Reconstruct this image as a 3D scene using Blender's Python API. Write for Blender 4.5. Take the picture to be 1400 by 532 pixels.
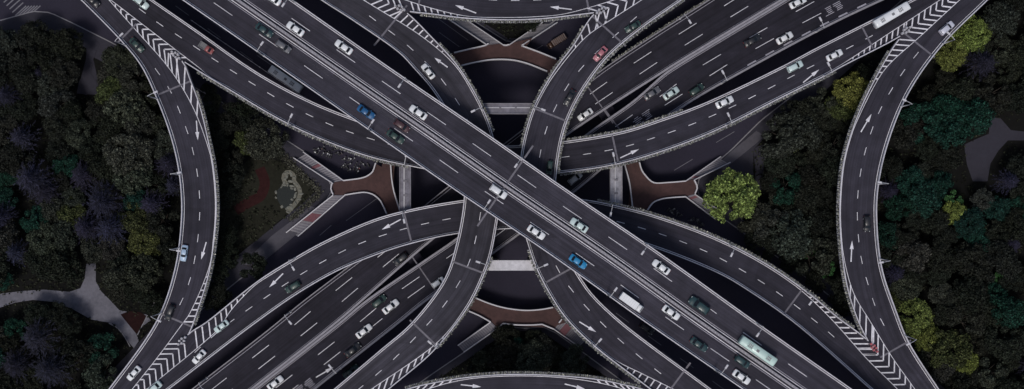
import bpy, math, random
import numpy as np
from mathutils import Vector, Matrix

random.seed(7)
rng = np.random.default_rng(11)
scene = bpy.context.scene
for o in list(bpy.data.objects):
    bpy.data.objects.remove(o)

# ------------------------------------------------------------------ camera, sky, sun, exposure
CAMZ = 357.0
F = 1666.0                                   # focal length in pixels of the 1400 px wide photograph
cam = bpy.data.cameras.new("camera")
cam.sensor_fit = 'HORIZONTAL'
cam.angle = 2 * math.atan(700.0 / F)
cam.clip_start = 1.0
cam.clip_end = 6000.0
camo = bpy.data.objects.new("camera", cam)
camo.location = (0, 0, CAMZ)
scene.collection.objects.link(camo)
scene.camera = camo

SUN_ELEV, SUN_ROT = math.radians(62), math.radians(200)
world = bpy.data.worlds.new("World")
scene.world = world
world.use_nodes = True
wn = world.node_tree.nodes
bg = wn.get("Background") or wn.new("ShaderNodeBackground")
sky = wn.new("ShaderNodeTexSky")
sky.sky_type = 'NISHITA'
sky.sun_disc = False
sky.sun_elevation = SUN_ELEV
sky.sun_rotation = SUN_ROT
sky.air_density = 1.0
sky.dust_density = 3.0
world.node_tree.links.new(sky.outputs[0], bg.inputs[0])
bg.inputs[1].default_value = 0.085
sun = bpy.data.lights.new("sun", 'SUN')
sun.energy = 1.35
sun.angle = math.radians(14)
sun.color = (1.0, 0.97, 0.93)
suno = bpy.data.objects.new("sun", sun)
suno.rotation_euler = (math.pi / 2 - SUN_ELEV, 0, math.pi - SUN_ROT)
suno.location = (0, 0, 200)
scene.collection.objects.link(suno)
scene.view_settings.view_transform = 'Standard'
scene.view_settings.look = 'None'
scene.view_settings.gamma = 1.0
scene.view_settings.exposure = -0.05

# ------------------------------------------------------------------ materials
def mat(name, base=(0.5, 0.5, 0.5), rough=0.6, noise=0.0, scale=1.0, use_obj_color=False, island=0.0,
        metallic=0.0, coat=0.0, bump=0.0, noise2=0.0, scale2=0.1, spec=0.5, stretch=None):
    m = bpy.data.materials.new(name)
    m.use_nodes = True
    nt = m.node_tree
    N, Lk = nt.nodes, nt.links
    b = N["Principled BSDF"]
    b.inputs["Roughness"].default_value = rough
    b.inputs["Metallic"].default_value = metallic
    b.inputs["Specular IOR Level"].default_value = spec
    if coat:
        b.inputs["Coat Weight"].default_value = coat
        b.inputs["Coat Roughness"].default_value = 0.1
    if use_obj_color:
        src = N.new("ShaderNodeObjectInfo").outputs["Color"]
    else:
        r = N.new("ShaderNodeRGB")
        r.outputs[0].default_value = (*base, 1)
        src = r.outputs[0]
    def mult(src, fac_socket, lo, hi):
        mr = N.new("ShaderNodeMapRange")
        mr.inputs["To Min"].default_value = lo
        mr.inputs["To Max"].default_value = hi
        Lk.new(fac_socket, mr.inputs["Value"])
        vm = N.new("ShaderNodeVectorMath")
        vm.operation = 'SCALE'
        Lk.new(src, vm.inputs[0])
        Lk.new(mr.outputs[0], vm.inputs["Scale"])
        return vm.outputs[0]
    tc = None
    def coords():
        t = N.new("ShaderNodeTexCoord")
        if stretch:
            mp = N.new("ShaderNodeMapping")
            mp.inputs["Scale"].default_value = stretch
            Lk.new(t.outputs["UV"], mp.inputs[0])
            return mp.outputs[0]
        g = N.new("ShaderNodeNewGeometry")
        return g.outputs["Position"]
    if noise or noise2 or bump:
        co = coords()
        n1 = N.new("ShaderNodeTexNoise")
        n1.inputs["Scale"].default_value = scale
        n1.inputs["Detail"].default_value = 6
        n1.inputs["Roughness"].default_value = 0.65
        Lk.new(co, n1.inputs["Vector"])
        if noise:
            src = mult(src, n1.outputs["Fac"], 1 - noise * 1.6, 1 + noise * 1.6)
        if noise2:
            g = N.new("ShaderNodeNewGeometry")
            n2 = N.new("ShaderNodeTexNoise")
            n2.inputs["Scale"].default_value = scale2
            n2.inputs["Detail"].default_value = 4
            Lk.new(g.outputs["Position"], n2.inputs["Vector"])
            src = mult(src, n2.outputs["Fac"], 1 - noise2 * 1.6, 1 + noise2 * 1.6)
        if bump:
            bp = N.new("ShaderNodeBump")
            bp.inputs["Strength"].default_value = bump
            bp.inputs["Distance"].default_value = 0.05
            Lk.new(n1.outputs["Fac"], bp.inputs["Height"])
            Lk.new(bp.outputs[0], b.inputs["Normal"])
    if island:
        g = N.new("ShaderNodeNewGeometry")
        pw = N.new("ShaderNodeMath")
        pw.operation = 'POWER'
        pw.inputs[1].default_value = 2.2          # most leaves dull, a few pale ones
        Lk.new(g.outputs["Random Per Island"], pw.inputs[0])
        src = mult(src, pw.outputs[0], 1 - island, 1 + island * 2.4)
    Lk.new(src, b.inputs["Base Color"])
    return m

def asphalt(name, base, wear=0.30, patch=0.24):
    """asphalt with lengthwise wheel-track wear (u across, v along the road, metres), patches and grain"""
    m = bpy.data.materials.new(name)
    m.use_nodes = True
    nt = m.node_tree
    N, Lk = nt.nodes, nt.links
    b = N["Principled BSDF"]
    b.inputs["Roughness"].default_value = 0.85
    b.inputs["Specular IOR Level"].default_value = 0.25
    tc = N.new("ShaderNodeTexCoord")
    mp = N.new("ShaderNodeMapping")
    mp.inputs["Scale"].default_value = (0.9, 0.018, 1)
    Lk.new(tc.outputs["UV"], mp.inputs[0])
    nz = []
    for vec, sc, det, amp in ((mp.outputs[0], 1.0, 3, wear), (tc.outputs["Object"], 0.05, 4, patch), (tc.outputs["Object"], 0.35, 6, 0.20), (tc.outputs["Object"], 3.0, 5, 0.12)):
        n = N.new("ShaderNodeTexNoise")
        n.inputs["Scale"].default_value = sc
        n.inputs["Detail"].default_value = det
        Lk.new(vec, n.inputs["Vector"])
        mr = N.new("ShaderNodeMapRange")
        mr.inputs["From Min"].default_value = 0.25
        mr.inputs["From Max"].default_value = 0.75
        mr.inputs["To Min"].default_value = 1 - amp
        mr.inputs["To Max"].default_value = 1 + amp
        Lk.new(n.outputs["Fac"], mr.inputs["Value"])
        nz.append(mr.outputs[0])
    # thin dark tar seams along the road now and then
    w = N.new("ShaderNodeTexWave")
    w.bands_direction = 'X'
    w.inputs["Scale"].default_value = 0.42
    w.inputs["Distortion"].default_value = 0.6
    Lk.new(tc.outputs["UV"], w.inputs["Vector"])
    mr = N.new("ShaderNodeMapRange")
    mr.inputs["To Min"].default_value = 0.94
    mr.inputs["To Max"].default_value = 1.06
    Lk.new(w.outputs["Fac"], mr.inputs["Value"])
    nz.append(mr.outputs[0])
    # resurfaced lengths: blocks of slightly different age, cut square across the lanes
    vo = N.new("ShaderNodeTexVoronoi")
    vo.inputs["Scale"].default_value = 1.0
    mv = N.new("ShaderNodeMapping")
    mv.inputs["Scale"].default_value = (0.11, 0.028, 1)
    Lk.new(tc.outputs["UV"], mv.inputs[0])
    Lk.new(mv.outputs[0], vo.inputs["Vector"])
    vo.distance = 'CHEBYCHEV'
    sp = N.new("ShaderNodeSeparateColor")
    Lk.new(vo.outputs["Color"], sp.inputs[0])
    mb_ = N.new("ShaderNodeMapRange")
    mb_.inputs["To Min"].default_value = 0.86
    mb_.inputs["To Max"].default_value = 1.15
    Lk.new(sp.outputs[0], mb_.inputs["Value"])
    nz.append(mb_.outputs[0])
    cur = nz[0]
    for k in nz[1:]:
        mm = N.new("ShaderNodeMath")
        mm.operation = 'MULTIPLY'
        Lk.new(cur, mm.inputs[0])
        Lk.new(k, mm.inputs[1])
        cur = mm.outputs[0]
    vm = N.new("ShaderNodeVectorMath")
    vm.operation = 'SCALE'
    vm.inputs[0].default_value = base
    Lk.new(cur, vm.inputs["Scale"])
    Lk.new(vm.outputs[0], b.inputs["Base Color"])
    return m

M = {}
M['deck'] = asphalt("deck_asphalt", (0.0425, 0.039, 0.0525))
M['deck2'] = asphalt("ramp_asphalt", (0.0365, 0.0335, 0.0455))
M['deck4'] = asphalt("dark_ramp_asphalt", (0.0315, 0.029, 0.040))
M['deck5'] = asphalt("worn_ramp_asphalt", (0.043, 0.040, 0.051), 0.34, 0.34)
M['deck3'] = asphalt("highway_asphalt", (0.0235, 0.0215, 0.031))
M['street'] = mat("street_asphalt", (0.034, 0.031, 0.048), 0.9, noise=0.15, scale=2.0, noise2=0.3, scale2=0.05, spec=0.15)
M['girder'] = mat("girder_concrete", (0.20, 0.19, 0.21), 0.85, noise=0.15, scale=0.6)
M['parapet'] = mat("parapet_concrete", (0.60, 0.58, 0.62), 0.8, noise=0.22, scale=0.9, noise2=0.15, scale2=0.15)
M['barrier'] = mat("barrier_concrete", (0.30, 0.285, 0.315), 0.8, noise=0.25, scale=0.9)
M['paint'] = mat("road_paint", (0.75, 0.73, 0.77), 0.7, noise=0.34, scale=1.3, noise2=0.22, scale2=0.12)
M['paintworn'] = mat("worn_road_paint", (0.42, 0.40, 0.45), 0.75, noise=0.32, scale=1.8, noise2=0.2, scale2=0.1)
M['joint'] = mat("joint_steel", (0.15, 0.14, 0.165), 0.6, noise=0.45, scale=1.5)
M['patch'] = mat("tar_patch", (0.020, 0.018, 0.024), 0.8, noise=0.15, scale=2)
M['redpave'] = mat("red_paving", (0.064, 0.031, 0.029), 0.85, noise=0.34, scale=0.9, noise2=0.3, scale2=0.2)
M['white_rail'] = mat("white_rail", (0.62, 0.60, 0.63), 0.6, noise=0.12, scale=1.0)
M['stair'] = mat("stair_stone", (0.17, 0.16, 0.19), 0.85, noise=0.3, scale=1.5)
M['red_stair'] = mat("red_landing", (0.17, 0.065, 0.078), 0.8, noise=0.3, scale=2)
M['cap'] = mat("cap_beam_concrete", (0.19, 0.18, 0.21), 0.85, noise=0.55, scale=0.7)
M['cap_pale'] = mat("pale_cap_beam_concrete", (0.62, 0.60, 0.62), 0.8, noise=0.3, scale=0.9)
M['cap_mid'] = mat("stained_cap_beam_concrete", (0.33, 0.32, 0.35), 0.85, noise=0.6, scale=0.55)
M['path'] = mat("path_paving", (0.14, 0.137, 0.165), 0.9, noise=0.3, scale=1.0, noise2=0.3, scale2=0.16)
M['pavement'] = mat("pavement_slabs", (0.030, 0.028, 0.041), 0.9, noise=0.2, scale=1.0, noise2=0.2, scale2=0.1)
M['kerb'] = mat("kerb_stone", (0.24, 0.23, 0.25), 0.85, noise=0.2, scale=1.0)
M['soil'] = mat("leaf_litter", (0.0095, 0.0095, 0.009), 0.95, noise=0.35, scale=0.6, noise2=0.3, scale2=0.08, spec=0.1)
M['lawn'] = mat("lawn", (0.022, 0.022, 0.016), 0.95, noise=0.3, scale=1.2, noise2=0.25, scale2=0.1, spec=0.1)
M['bed'] = mat("red_soil", (0.022, 0.0095, 0.0095), 0.95, noise=0.35, scale=1.0, spec=0.1)
M['rock'] = mat("boulder", (0.20, 0.20, 0.17), 0.9, noise=0.35, scale=0.9, bump=0.5)
M['water'] = mat("pond_water", (0.012, 0.016, 0.012), 0.1)
M['leaf'] = mat("leaf", rough=0.75, use_obj_color=True, island=0.62, noise2=0.30, scale2=0.6, spec=0.2)
M['bark'] = mat("bark", (0.045, 0.036, 0.028), 0.95, noise=0.3, scale=2)
M['planterbox'] = mat("planter_box", (0.33, 0.325, 0.34), 0.8, noise=0.3, scale=1.3)
M['planterleaf'] = mat("planter_leaf", (0.12, 0.122, 0.105), 0.85, island=0.7, noise2=0.4, scale2=0.3, spec=0.1)
M['flower'] = mat("planter_flower", (0.34, 0.33, 0.27), 0.85, island=0.5, spec=0.1)
M['car'] = mat("car_paint", rough=0.42, use_obj_color=True, coat=0.25)
M['glass'] = mat("car_glass", (0.010, 0.012, 0.015), 0.15)
M['tyre'] = mat("tyre", (0.012, 0.012, 0.013), 0.9)
M['lampglass'] = mat("head_lamp", (0.55, 0.55, 0.55), 0.2)
M['tail'] = mat("tail_lamp", (0.28, 0.01, 0.012), 0.3)
M['plastic'] = mat("black_plastic", (0.02, 0.02, 0.022), 0.6)
M['grey'] = mat("grey_metal", (0.20, 0.20, 0.21), 0.55, noise=0.1, scale=2)
M['galv'] = mat("galvanised_steel", (0.55, 0.54, 0.56), 0.45, metallic=0.2, noise=0.1, scale=2)
M['box'] = mat("cargo_box", rough=0.5, use_obj_color=True, noise2=0.06, scale2=0.8)
M['barrel'] = mat("barrel_plastic", rough=0.6, use_obj_color=True)

# ------------------------------------------------------------------ helpers
COL = scene.collection
def W(px, py, z):
    k = (CAMZ - z) / F
    return ((px - 700.0) * k, -(py - 266.0) * k, z)

def mesh(name, verts, faces, material=None, uv=None, smooth=False):
    me = bpy.data.meshes.new(name)
    me.from_pydata([tuple(map(float, v)) for v in verts], [], [tuple(map(int, f)) for f in faces])
    if material is not None:
        for mm in (material if isinstance(material, (list, tuple)) else [material]):
            me.materials.append(mm)
    if uv is not None:
        ul = me.uv_layers.new(name="UVMap")
        for lp in me.loops:
            ul.data[lp.index].uv = uv[lp.vertex_index]
    if smooth:
        for p in me.polygons:
            p.use_smooth = True
    me.update()
    return me

def link(name, data, parent=None, loc=None, rz=None, color=None, scale=None):
    o = bpy.data.objects.new(name, data)
    COL.objects.link(o)
    if parent is not None:
        o.parent = parent
    if loc is not None:
        o.location = loc
    if rz is not None:
        o.rotation_euler = (0, 0, rz)
    if color is not None:
        o.color = (*color, 1)
    if scale is not None:
        o.scale = scale
    return o

def wlink(name, data, root, loc=(0, 0, 0), rz=0.0):
    """child of an unrotated root, placed by world position"""
    o = link(name, data, root)
    r = root.location
    o.location = (loc[0] - r[0], loc[1] - r[1], loc[2] - r[2])
    o.rotation_euler = (0, 0, rz)
    return o

def thing(name, label, cat, loc=(0, 0, 0), rz=0.0, group=None):
    o = link(name, None, None, loc, rz)
    o.empty_display_size = 0.5
    o["label"] = label
    o["category"] = cat
    if group:
        o["group"] = group
    return o

def structure(name, data):
    o = link(name, data)
    o["kind"] = "structure"
    return o

class MB:
    def __init__(self):
        self.v, self.f, self.mi = [], [], []
    def quad(self, *ps, m=0):
        n = len(self.v)
        self.v += [tuple(p) for p in ps]
        self.f.append(tuple(range(n, n + len(ps))))
        self.mi.append(m)
    def box(self, c, s, rz=0.0, m=0, taper=1.0):
        cx, cy, cz = c
        hx, hy, hz = s[0] / 2, s[1] / 2, s[2] / 2
        ca, sa = math.cos(rz), math.sin(rz)
        n = len(self.v)
        for dz in (-1, 1):
            t = taper if dz > 0 else 1
            for dx, dy in ((-1, -1), (1, -1), (1, 1), (-1, 1)):
                x, y = dx * hx * t, dy * hy * t
                self.v.append((cx + x * ca - y * sa, cy + x * sa + y * ca, cz + dz * hz))
        for f in ((3, 2, 1, 0), (4, 5, 6, 7), (0, 1, 5, 4), (1, 2, 6, 5), (2, 3, 7, 6), (3, 0, 4, 7)):
            self.f.append(tuple(n + i for i in f))
            self.mi.append(m)
    def tube(self, pts, rads, seg=8, m=0, cap=True):
        n0 = len(self.v)
        P = [Vector(p) for p in pts]
        for i, p in enumerate(P):
            d = (P[min(i + 1, len(P) - 1)] - P[max(i - 1, 0)]).normalized()
            a = Vector((0, 0, 1)) if abs(d.z) < 0.9 else Vector((1, 0, 0))
            u = d.cross(a).normalized()
            w = d.cross(u)
            for k in range(seg):
                t = 2 * math.pi * k / seg
                self.v.append(tuple(p + (u * math.cos(t) + w * math.sin(t)) * rads[i]))
        for i in range(len(P) - 1):
            for k in range(seg):
                a, b = n0 + i * seg + k, n0 + i * seg + (k + 1) % seg
                self.f.append((a, b, b + seg, a + seg))
                self.mi.append(m)
        if cap:
            self.f.append(tuple(n0 + k for k in range(seg)))
            self.f.append(tuple(n0 + (len(P) - 1) * seg + k for k in reversed(range(seg))))
            self.mi += [m, m]
    def build(self, name, mats, smooth=False):
        me = mesh(name, self.v, self.f, mats, smooth=smooth)
        for p, i in zip(me.polygons, self.mi):
            p.material_index = i
        return me

def spline(pts, step=None, n=None):
    """Catmull-Rom through 2D points, resampled evenly by arc length"""
    P = np.array(pts, float)
    if len(P) == 2:
        dense = P[0] + (P[1] - P[0]) * np.linspace(0, 1, 40)[:, None]
    else:
        Q = np.vstack([2 * P[0] - P[1], P, 2 * P[-1] - P[-2]])
        out = []
        for i in range(1, len(Q) - 2):
            p0, p1, p2, p3 = Q[i - 1], Q[i], Q[i + 1], Q[i + 2]
            # centripetal knots
            t0 = 0.0
            t1 = t0 + max(np.linalg.norm(p1 - p0), 1e-6) ** 0.5
            t2 = t1 + max(np.linalg.norm(p2 - p1), 1e-6) ** 0.5
            t3 = t2 + max(np.linalg.norm(p3 - p2), 1e-6) ** 0.5
            t = np.linspace(t1, t2, 24, endpoint=False)[:, None]
            A1 = (t1 - t) / (t1 - t0) * p0 + (t - t0) / (t1 - t0) * p1
            A2 = (t2 - t) / (t2 - t1) * p1 + (t - t1) / (t2 - t1) * p2
            A3 = (t3 - t) / (t3 - t2) * p2 + (t - t2) / (t3 - t2) * p3
            B1 = (t2 - t) / (t2 - t0) * A1 + (t - t0) / (t2 - t0) * A2
            B2 = (t3 - t) / (t3 - t1) * A2 + (t - t1) / (t3 - t1) * A3
            out.append((t2 - t) / (t2 - t1) * B1 + (t - t1) / (t2 - t1) * B2)
        out.append(P[-1:])
        dense = np.vstack(out)
    return resample(dense, step, n)

def resample(D, step=None, n=None):
    seg = np.linalg.norm(np.diff(D, axis=0), axis=1)
    s = np.concatenate([[0], np.cumsum(seg)])
    if n is None:
        n = max(2, int(s[-1] / step) + 1)
    t = np.linspace(0, s[-1], n)
    return np.stack([np.interp(t, s, D[:, 0]), np.interp(t, s, D[:, 1])], 1)

def length(D):
    return float(np.linalg.norm(np.diff(D, axis=0), axis=1).sum())

def extend(pts, d):
    P = [np.array(p, float) for p in pts]
    a = P[0] + (P[0] - P[1]) / np.linalg.norm(P[0] - P[1]) * d
    b = P[-1] + (P[-1] - P[-2]) / np.linalg.norm(P[-1] - P[-2]) * d
    return [a] + P + [b]

def normals(D):
    t = np.gradient(D, axis=0)
    t /= np.linalg.norm(t, axis=1)[:, None] + 1e-9
    return np.stack([-t[:, 1], t[:, 0]], 1)

def nearest(D, p):
    return int(np.argmin(((D - np.array(p, float)) ** 2).sum(1)))

def towards(D, partner_mid):
    """unit normals of D pointing to the partner side"""
    n = normals(D)
    i = len(D) // 2
    s = np.sign(((partner_mid - D[i]) * n[i]).sum())
    return n * (s if s else 1)

def ribbon_mesh(name, A, B, z, material):
    n = len(A)
    v = [(*a, z) for a in A] + [(*b, z) for b in B]
    f = []
    for i in range(n - 1):
        f.append((i, i + 1, n + i + 1, n + i))
    # keep faces up
    a, b, c = (np.array(v[k]) for k in f[0][:3])
    if np.cross(b - a, c - a)[2] < 0:
        f = [t[::-1] for t in f]
    return mesh(name, v, f, material)

def slab_mesh(name, A, B, z0, z1, mats, top_mat=0, side_mat=0, uv=True):
    """solid strip between edges A and B"""
    n = len(A)
    mid = (A + B) / 2
    s = np.concatenate([[0], np.cumsum(np.linalg.norm(np.diff(mid, axis=0), axis=1))])
    wdt = np.linalg.norm(B - A, axis=1)
    v = [(*a, z1) for a in A] + [(*b, z1) for b in B] + [(*a, z0) for a in A] + [(*b, z0) for b in B]
    uvs = [(0, s[i]) for i in range(n)] + [(wdt[i], s[i]) for i in range(n)]
    uvs = uvs + uvs
    a, b, c = np.array(v[0]), np.array(v[1]), np.array(v[n + 1])
    flip = np.cross(b - a, c - a)[2] < 0
    f, mi = [], []
    for i in range(n - 1):
        for q, m_ in (((i, i + 1, n + i + 1, n + i), top_mat), ((2 * n + n + i, 3 * n + i + 1, 2 * n + i + 1, 2 * n + i), side_mat),
                      ((2 * n + i, 2 * n + i + 1, i + 1, i), side_mat), ((n + i, n + i + 1, 3 * n + i + 1, 3 * n + i), side_mat)):
            f.append(q[::-1] if flip else q)
            mi.append(m_)
    for q in ((0, n, 3 * n, 2 * n), (3 * n - 1, 4 * n - 1, 2 * n - 1, n - 1)):
        f.append(q[::-1] if flip else q)
        mi.append(side_mat)
    me = mesh(name, v, f, mats, uv=uvs if uv else None)
    for p, k in zip(me.polygons, mi):
        p.material_index = k
    return me

def px_poly(pts, z):
    return [np.array(W(x, y, z)[:2]) for x, y in pts]

def prism_mesh(name, pts2, z0, z1, mats, top=0, side=0):
    """extruded polygon (world xy)"""
    P = [tuple(p) for p in pts2]
    area = sum(P[i][0] * P[(i + 1) % len(P)][1] - P[(i + 1) % len(P)][0] * P[i][1] for i in range(len(P)))
    if area < 0:
        P = P[::-1]
    n = len(P)
    v = [(*p, z1) for p in P] + [(*p, z0) for p in P]
    f = [tuple(range(n)), tuple(reversed(range(n, 2 * n)))]
    mi = [top, side]
    for i in range(n):
        j = (i + 1) % n
        f.append((n + i, n + j, j, i))
        mi.append(side)
    me = mesh(name, v, f, mats)
    for p, k in zip(me.polygons, mi):
        p.material_index = k
    return me

def wall_line(name, pts2, w, z0, z1, material):
    D = np.array(pts2, float)
    n = normals(D)
    return slab_mesh(name, D - n * w / 2, D + n * w / 2, z0, z1, [material], uv=False)

def inside(poly, p):
    x, y = p
    c = False
    n = len(poly)
    j = n - 1
    for i in range(n):
        xi, yi = poly[i][0], poly[i][1]
        xj, yj = poly[j][0], poly[j][1]
        if (yi > y) != (yj > y) and x < (xj - xi) * (y - yi) / (yj - yi + 1e-12) + xi:
            c = not c
        j = i
    return c

# ------------------------------------------------------------------ ground and streets
structure("ground", mesh("ground", [(-2500, -2500, -0.25), (2500, -2500, -0.25), (2500, 2500, -0.25), (-2500, 2500, -0.25)], [(0, 1, 2, 3)], M['soil']))
structure("street", mesh("street", [(-260, -190, -0.2), (260, -190, -0.2), (260, 190, -0.2), (-260, 190, -0.2)], [(0, 1, 2, 3)], M['street']))
GZ = -0.2                # street level; raised blocks stand at 0
blocks = {
    'west': [(-330, 120), (-60, 30), (0, 28), (22, 22), (45, 15.5), (68, 17), (100, 32), (150, 57), (215, 92), (300, 138), (370, 178), (420, 210), (440, 232),
             (452, 250), (453, 262), (440, 285), (400, 322), (340, 372), (290, 412), (205, 478), (130, 545), (60, 610), (-50, 720), (-330, 720)],
    'east': [(1730, -250), (1380, -150), (1300, -60), (1180, 48), (1100, 118), (1040, 165), (1000, 205), (975, 226), (956, 244), (953, 257), (956, 270),
             (985, 296), (1040, 335), (1110, 385), (1190, 450), (1260, 520), (1380, 640), (1450, 720), (1730, 720)],
    'south': [(688, 446), (717, 449), (742, 447), (760, 455), (800, 484), (860, 528), (940, 600), (440, 610), (520, 562), (590, 512), (640, 478), (676, 452)],
    'north': [(692, 56), (712, 58), (745, 38), (800, -2), (880, -60), (560, -60), (610, 0), (650, 30)],
}
BW = {}
for k, pl in blocks.items():
    D = px_poly(pl, 0)
    BW[k] = D
    b = structure("pavement", prism_mesh("pavement", D, -0.3, -0.06, [M['pavement']]))
    loop = spline([*pl, pl[0]], step=6)
    kw = np.array([W(x, y, 0)[:2] for x, y in np.array(pl + [pl[0]], float)])
    kk = link("kerb", wall_line("kerb", resample(kw, step=2.0), 0.3, -0.3, -0.045, M['kerb']), b)

# planted ground inside the blocks (sheets a little above the paving)
inner = {
    'west': ([(-330, 140), (-60, 60), (10, 52), (50, 38), (95, 52), (118, 66), (118, 78), (105, 128), (133, 130), (134, 110), (127, 78), (150, 90), (200, 105), (300, 160), (360, 195), (392, 215), (425, 245),
              (432, 262), (380, 305), (330, 345), (262, 400), (228, 428), (188, 470), (140, 520), (60, 600), (-50, 700), (-330, 700)], 'soil'),
    'east': ([(1730, -240), (1390, -120), (1200, 60), (1110, 140), (1060, 172), (1030, 205), (1030, 260), (985, 240), (965, 255), (1040, 322), (1120, 375), (1200, 440), (1270, 510), (1400, 640), (1460, 700), (1730, 700)], 'soil'),
    'south': ([(694, 453), (740, 453), (790, 488), (850, 530), (910, 590), (470, 600), (560, 545), (645, 487)], 'soil'),
    'north': ([(694, 52), (710, 52), (740, 34), (800, -12), (850, -55), (590, -55), (650, 24)], 'soil'),
}
for k, (pl, mname) in inner.items():
    structure("planted_ground", prism_mesh("planted_ground", px_poly(pl, 0), -0.3, 0.0, [M[mname]]))

def sheet(name, pl, z, m):
    return structure(name, prism_mesh(name, px_poly([tuple(q) for q in pl], 0), -0.1, z, [M[m]]))
# lawn with the curved red path and the rock pond, left of the western footbridge
sheet("lawn", spline([(318, 245), (345, 215), (385, 222), (420, 246), (428, 262), (380, 303), (340, 335), (305, 340), (318, 245)], n=60)[:-1], 0.02, 'lawn')
def strip(name, pts, w, z, m):
    D = spline(px_poly(pts, 0), step=1.0)
    n = normals(D)
    return structure(name, slab_mesh(name, D - n * w / 2, D + n * w / 2, -0.1, z, [M[m]], uv=False))
M['redpath'] = mat("red_path", (0.034, 0.0125, 0.0125), 0.95, noise=0.4, scale=0.8, spec=0.1)
strip("path", [(355, 230), (362, 250), (356, 268), (340, 277), (322, 288)], 3.0, 0.035, 'redpath')
M['tan'] = mat("tan_stone_edging", (0.15, 0.145, 0.115), 0.9, noise=0.4, scale=0.8)
strip("path", [(392, 252), (388, 246), (388, 240), (392, 235.5), (398, 236), (402, 241), (402, 248), (407, 254), (410, 261), (409, 270), (404, 278), (398, 285), (393, 291)], 1.25, 0.04, 'tan')
# paved park paths, left
path_left = [(-80, 420), (-20, 404), (30, 398), (60, 396), (95, 399), (110, 394), (116, 380), (118, 361), (131, 360), (131, 384), (138, 398), (152, 412), (163, 424), (182, 428), (200, 430), (206, 438),
             (185, 453), (190, 466), (183, 476), (176, 468), (160, 447), (149, 441), (125, 437), (100, 423), (75, 413), (45, 410), (20, 414), (-10, 424), (-80, 450)]
sheet("path", path_left, 0.03, 'path')
sheet("path", [(131, 55), (136, 60), (128, 80), (124, 100), (132, 112), (131, 124), (118, 130), (105, 126), (108, 112), (116, 95), (118, 75), (124, 60)], 0.035, 'pavement')
sheet("flower_bed", [(165, 430), (176, 425.5), (192, 427), (200, 432), (194, 446), (187, 457), (177, 445)], 0.08, 'bed')
for pts in ([(183, 412), (196, 414), (209, 420), (211, 408), (210, 398)], [(202, 431), (194, 446), (188, 458)], [(149, 442), (160, 448), (170, 460), (178, 474)]):
    structure("kerb", wall_line("kerb", resample(spline(px_poly(pts, 0), step=1.0), step=1.0), 0.25, -0.05, 0.12, M['kerb']))
M['walk'] = mat("walkway_slabs", (0.085, 0.080, 0.098), 0.9, noise=0.2, scale=1.0, noise2=0.2, scale2=0.1)
sheet("pavement", [(438, 286), (424, 303), (398, 327), (352, 364), (330, 362), (372, 322), (405, 297), (425, 282)], 0.015, 'walk')
sheet("pavement", [(976, 230), (1000, 207), (1034, 179), (1046, 186), (1012, 214), (990, 231)], 0.015, 'walk')
# right hand paths
sheet("path", [(1318, 198), (1335, 190), (1352, 183), (1354, 160), (1368, 162), (1382, 178), (1420, 182), (1460, 176), (1460, 186), (1420, 192), (1378, 192), (1365, 206), (1354, 224), (1350, 248), (1330, 248), (1322, 225)], 0.03, 'pavement')
sheet("path", [(1030, 205), (1036, 200), (1056, 196), (1075, 205), (1060, 214), (1045, 225), (1040, 262), (1033, 262), (1032, 225)], 0.035, 'pavement')
sheet("path", [(1122, 290), (1146, 296), (1146, 308), (1118, 304)], 0.03, 'pavement')
# street markings on the ground
def ground_line(p, q, w=0.16, m='paintworn'):
    a, b = np.array(W(*p, GZ)[:2]), np.array(W(*q, GZ)[:2])
    d = (b - a) / np.linalg.norm(b - a)
    n = np.array([-d[1], d[0]]) * w / 2
    return [(*(a - n), GZ + 0.006), (*(b - n), GZ + 0.006), (*(b + n), GZ + 0.006), (*(a + n), GZ + 0.006)]
M['groundpaint'] = mat("faded_street_paint", (0.17, 0.165, 0.19), 0.8, noise=0.3, scale=1.5)
gm = [((921.7, 233), (947, 217.7)), ((979, 195), (1004, 180)), ((437, 322), (453, 308)), ((473, 302), (520, 268)), ((636, 489), (615, 504)), ((597, 24), (640, 55)), ((600, 44), (628, 64)),
      ((705, 84), (742, 62)), ((1045, 160), (1063, 149)), ((636, 465), (655, 450)), ((486, 255), (501, 244)), ((618, 505), (600, 520)), ((860, 448), (888, 470)), ((905, 480), (930, 500)),
      ((440, 40), (470, 62)), ((500, 82), (530, 104)), ((278, 22), (310, 44)), ((352, 76), (380, 95))]
street_obj = bpy.data.objects["street"]
gm += [((930 + 44 * k, 392 + 31 * k), (950 + 44 * k, 406 + 31 * k)) for k in range(6)] + [((842 + 44 * k, 428 + 31 * k), (860 + 44 * k, 441 + 31 * k)) for k in range(4)]
gm += [((240 + 44 * k, 8 + 31 * k), (258 + 44 * k, 21 + 31 * k)) for k in range(5)] + [((420 + 44 * k, 26 + 31 * k), (438 + 44 * k, 39 + 31 * k)) for k in range(4)]
for p, q in gm:
    link("lane_line", mesh("lane_line", ground_line(p, q), [(0, 1, 2, 3)], M['groundpaint']), street_obj)
for i in range(-4, 9):
    x, y = 9 + i * 3.9, 8 + i * 1.15 + (3.4 * i if i < 3 else 10.2 - (i - 3) * 1.2)
    link("zebra_stripe", mesh("zebra_stripe", ground_line((x, y), (x + 15, y - 13.5), 0.36), [(0, 1, 2, 3)], M['groundpaint']), street_obj)

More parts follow.
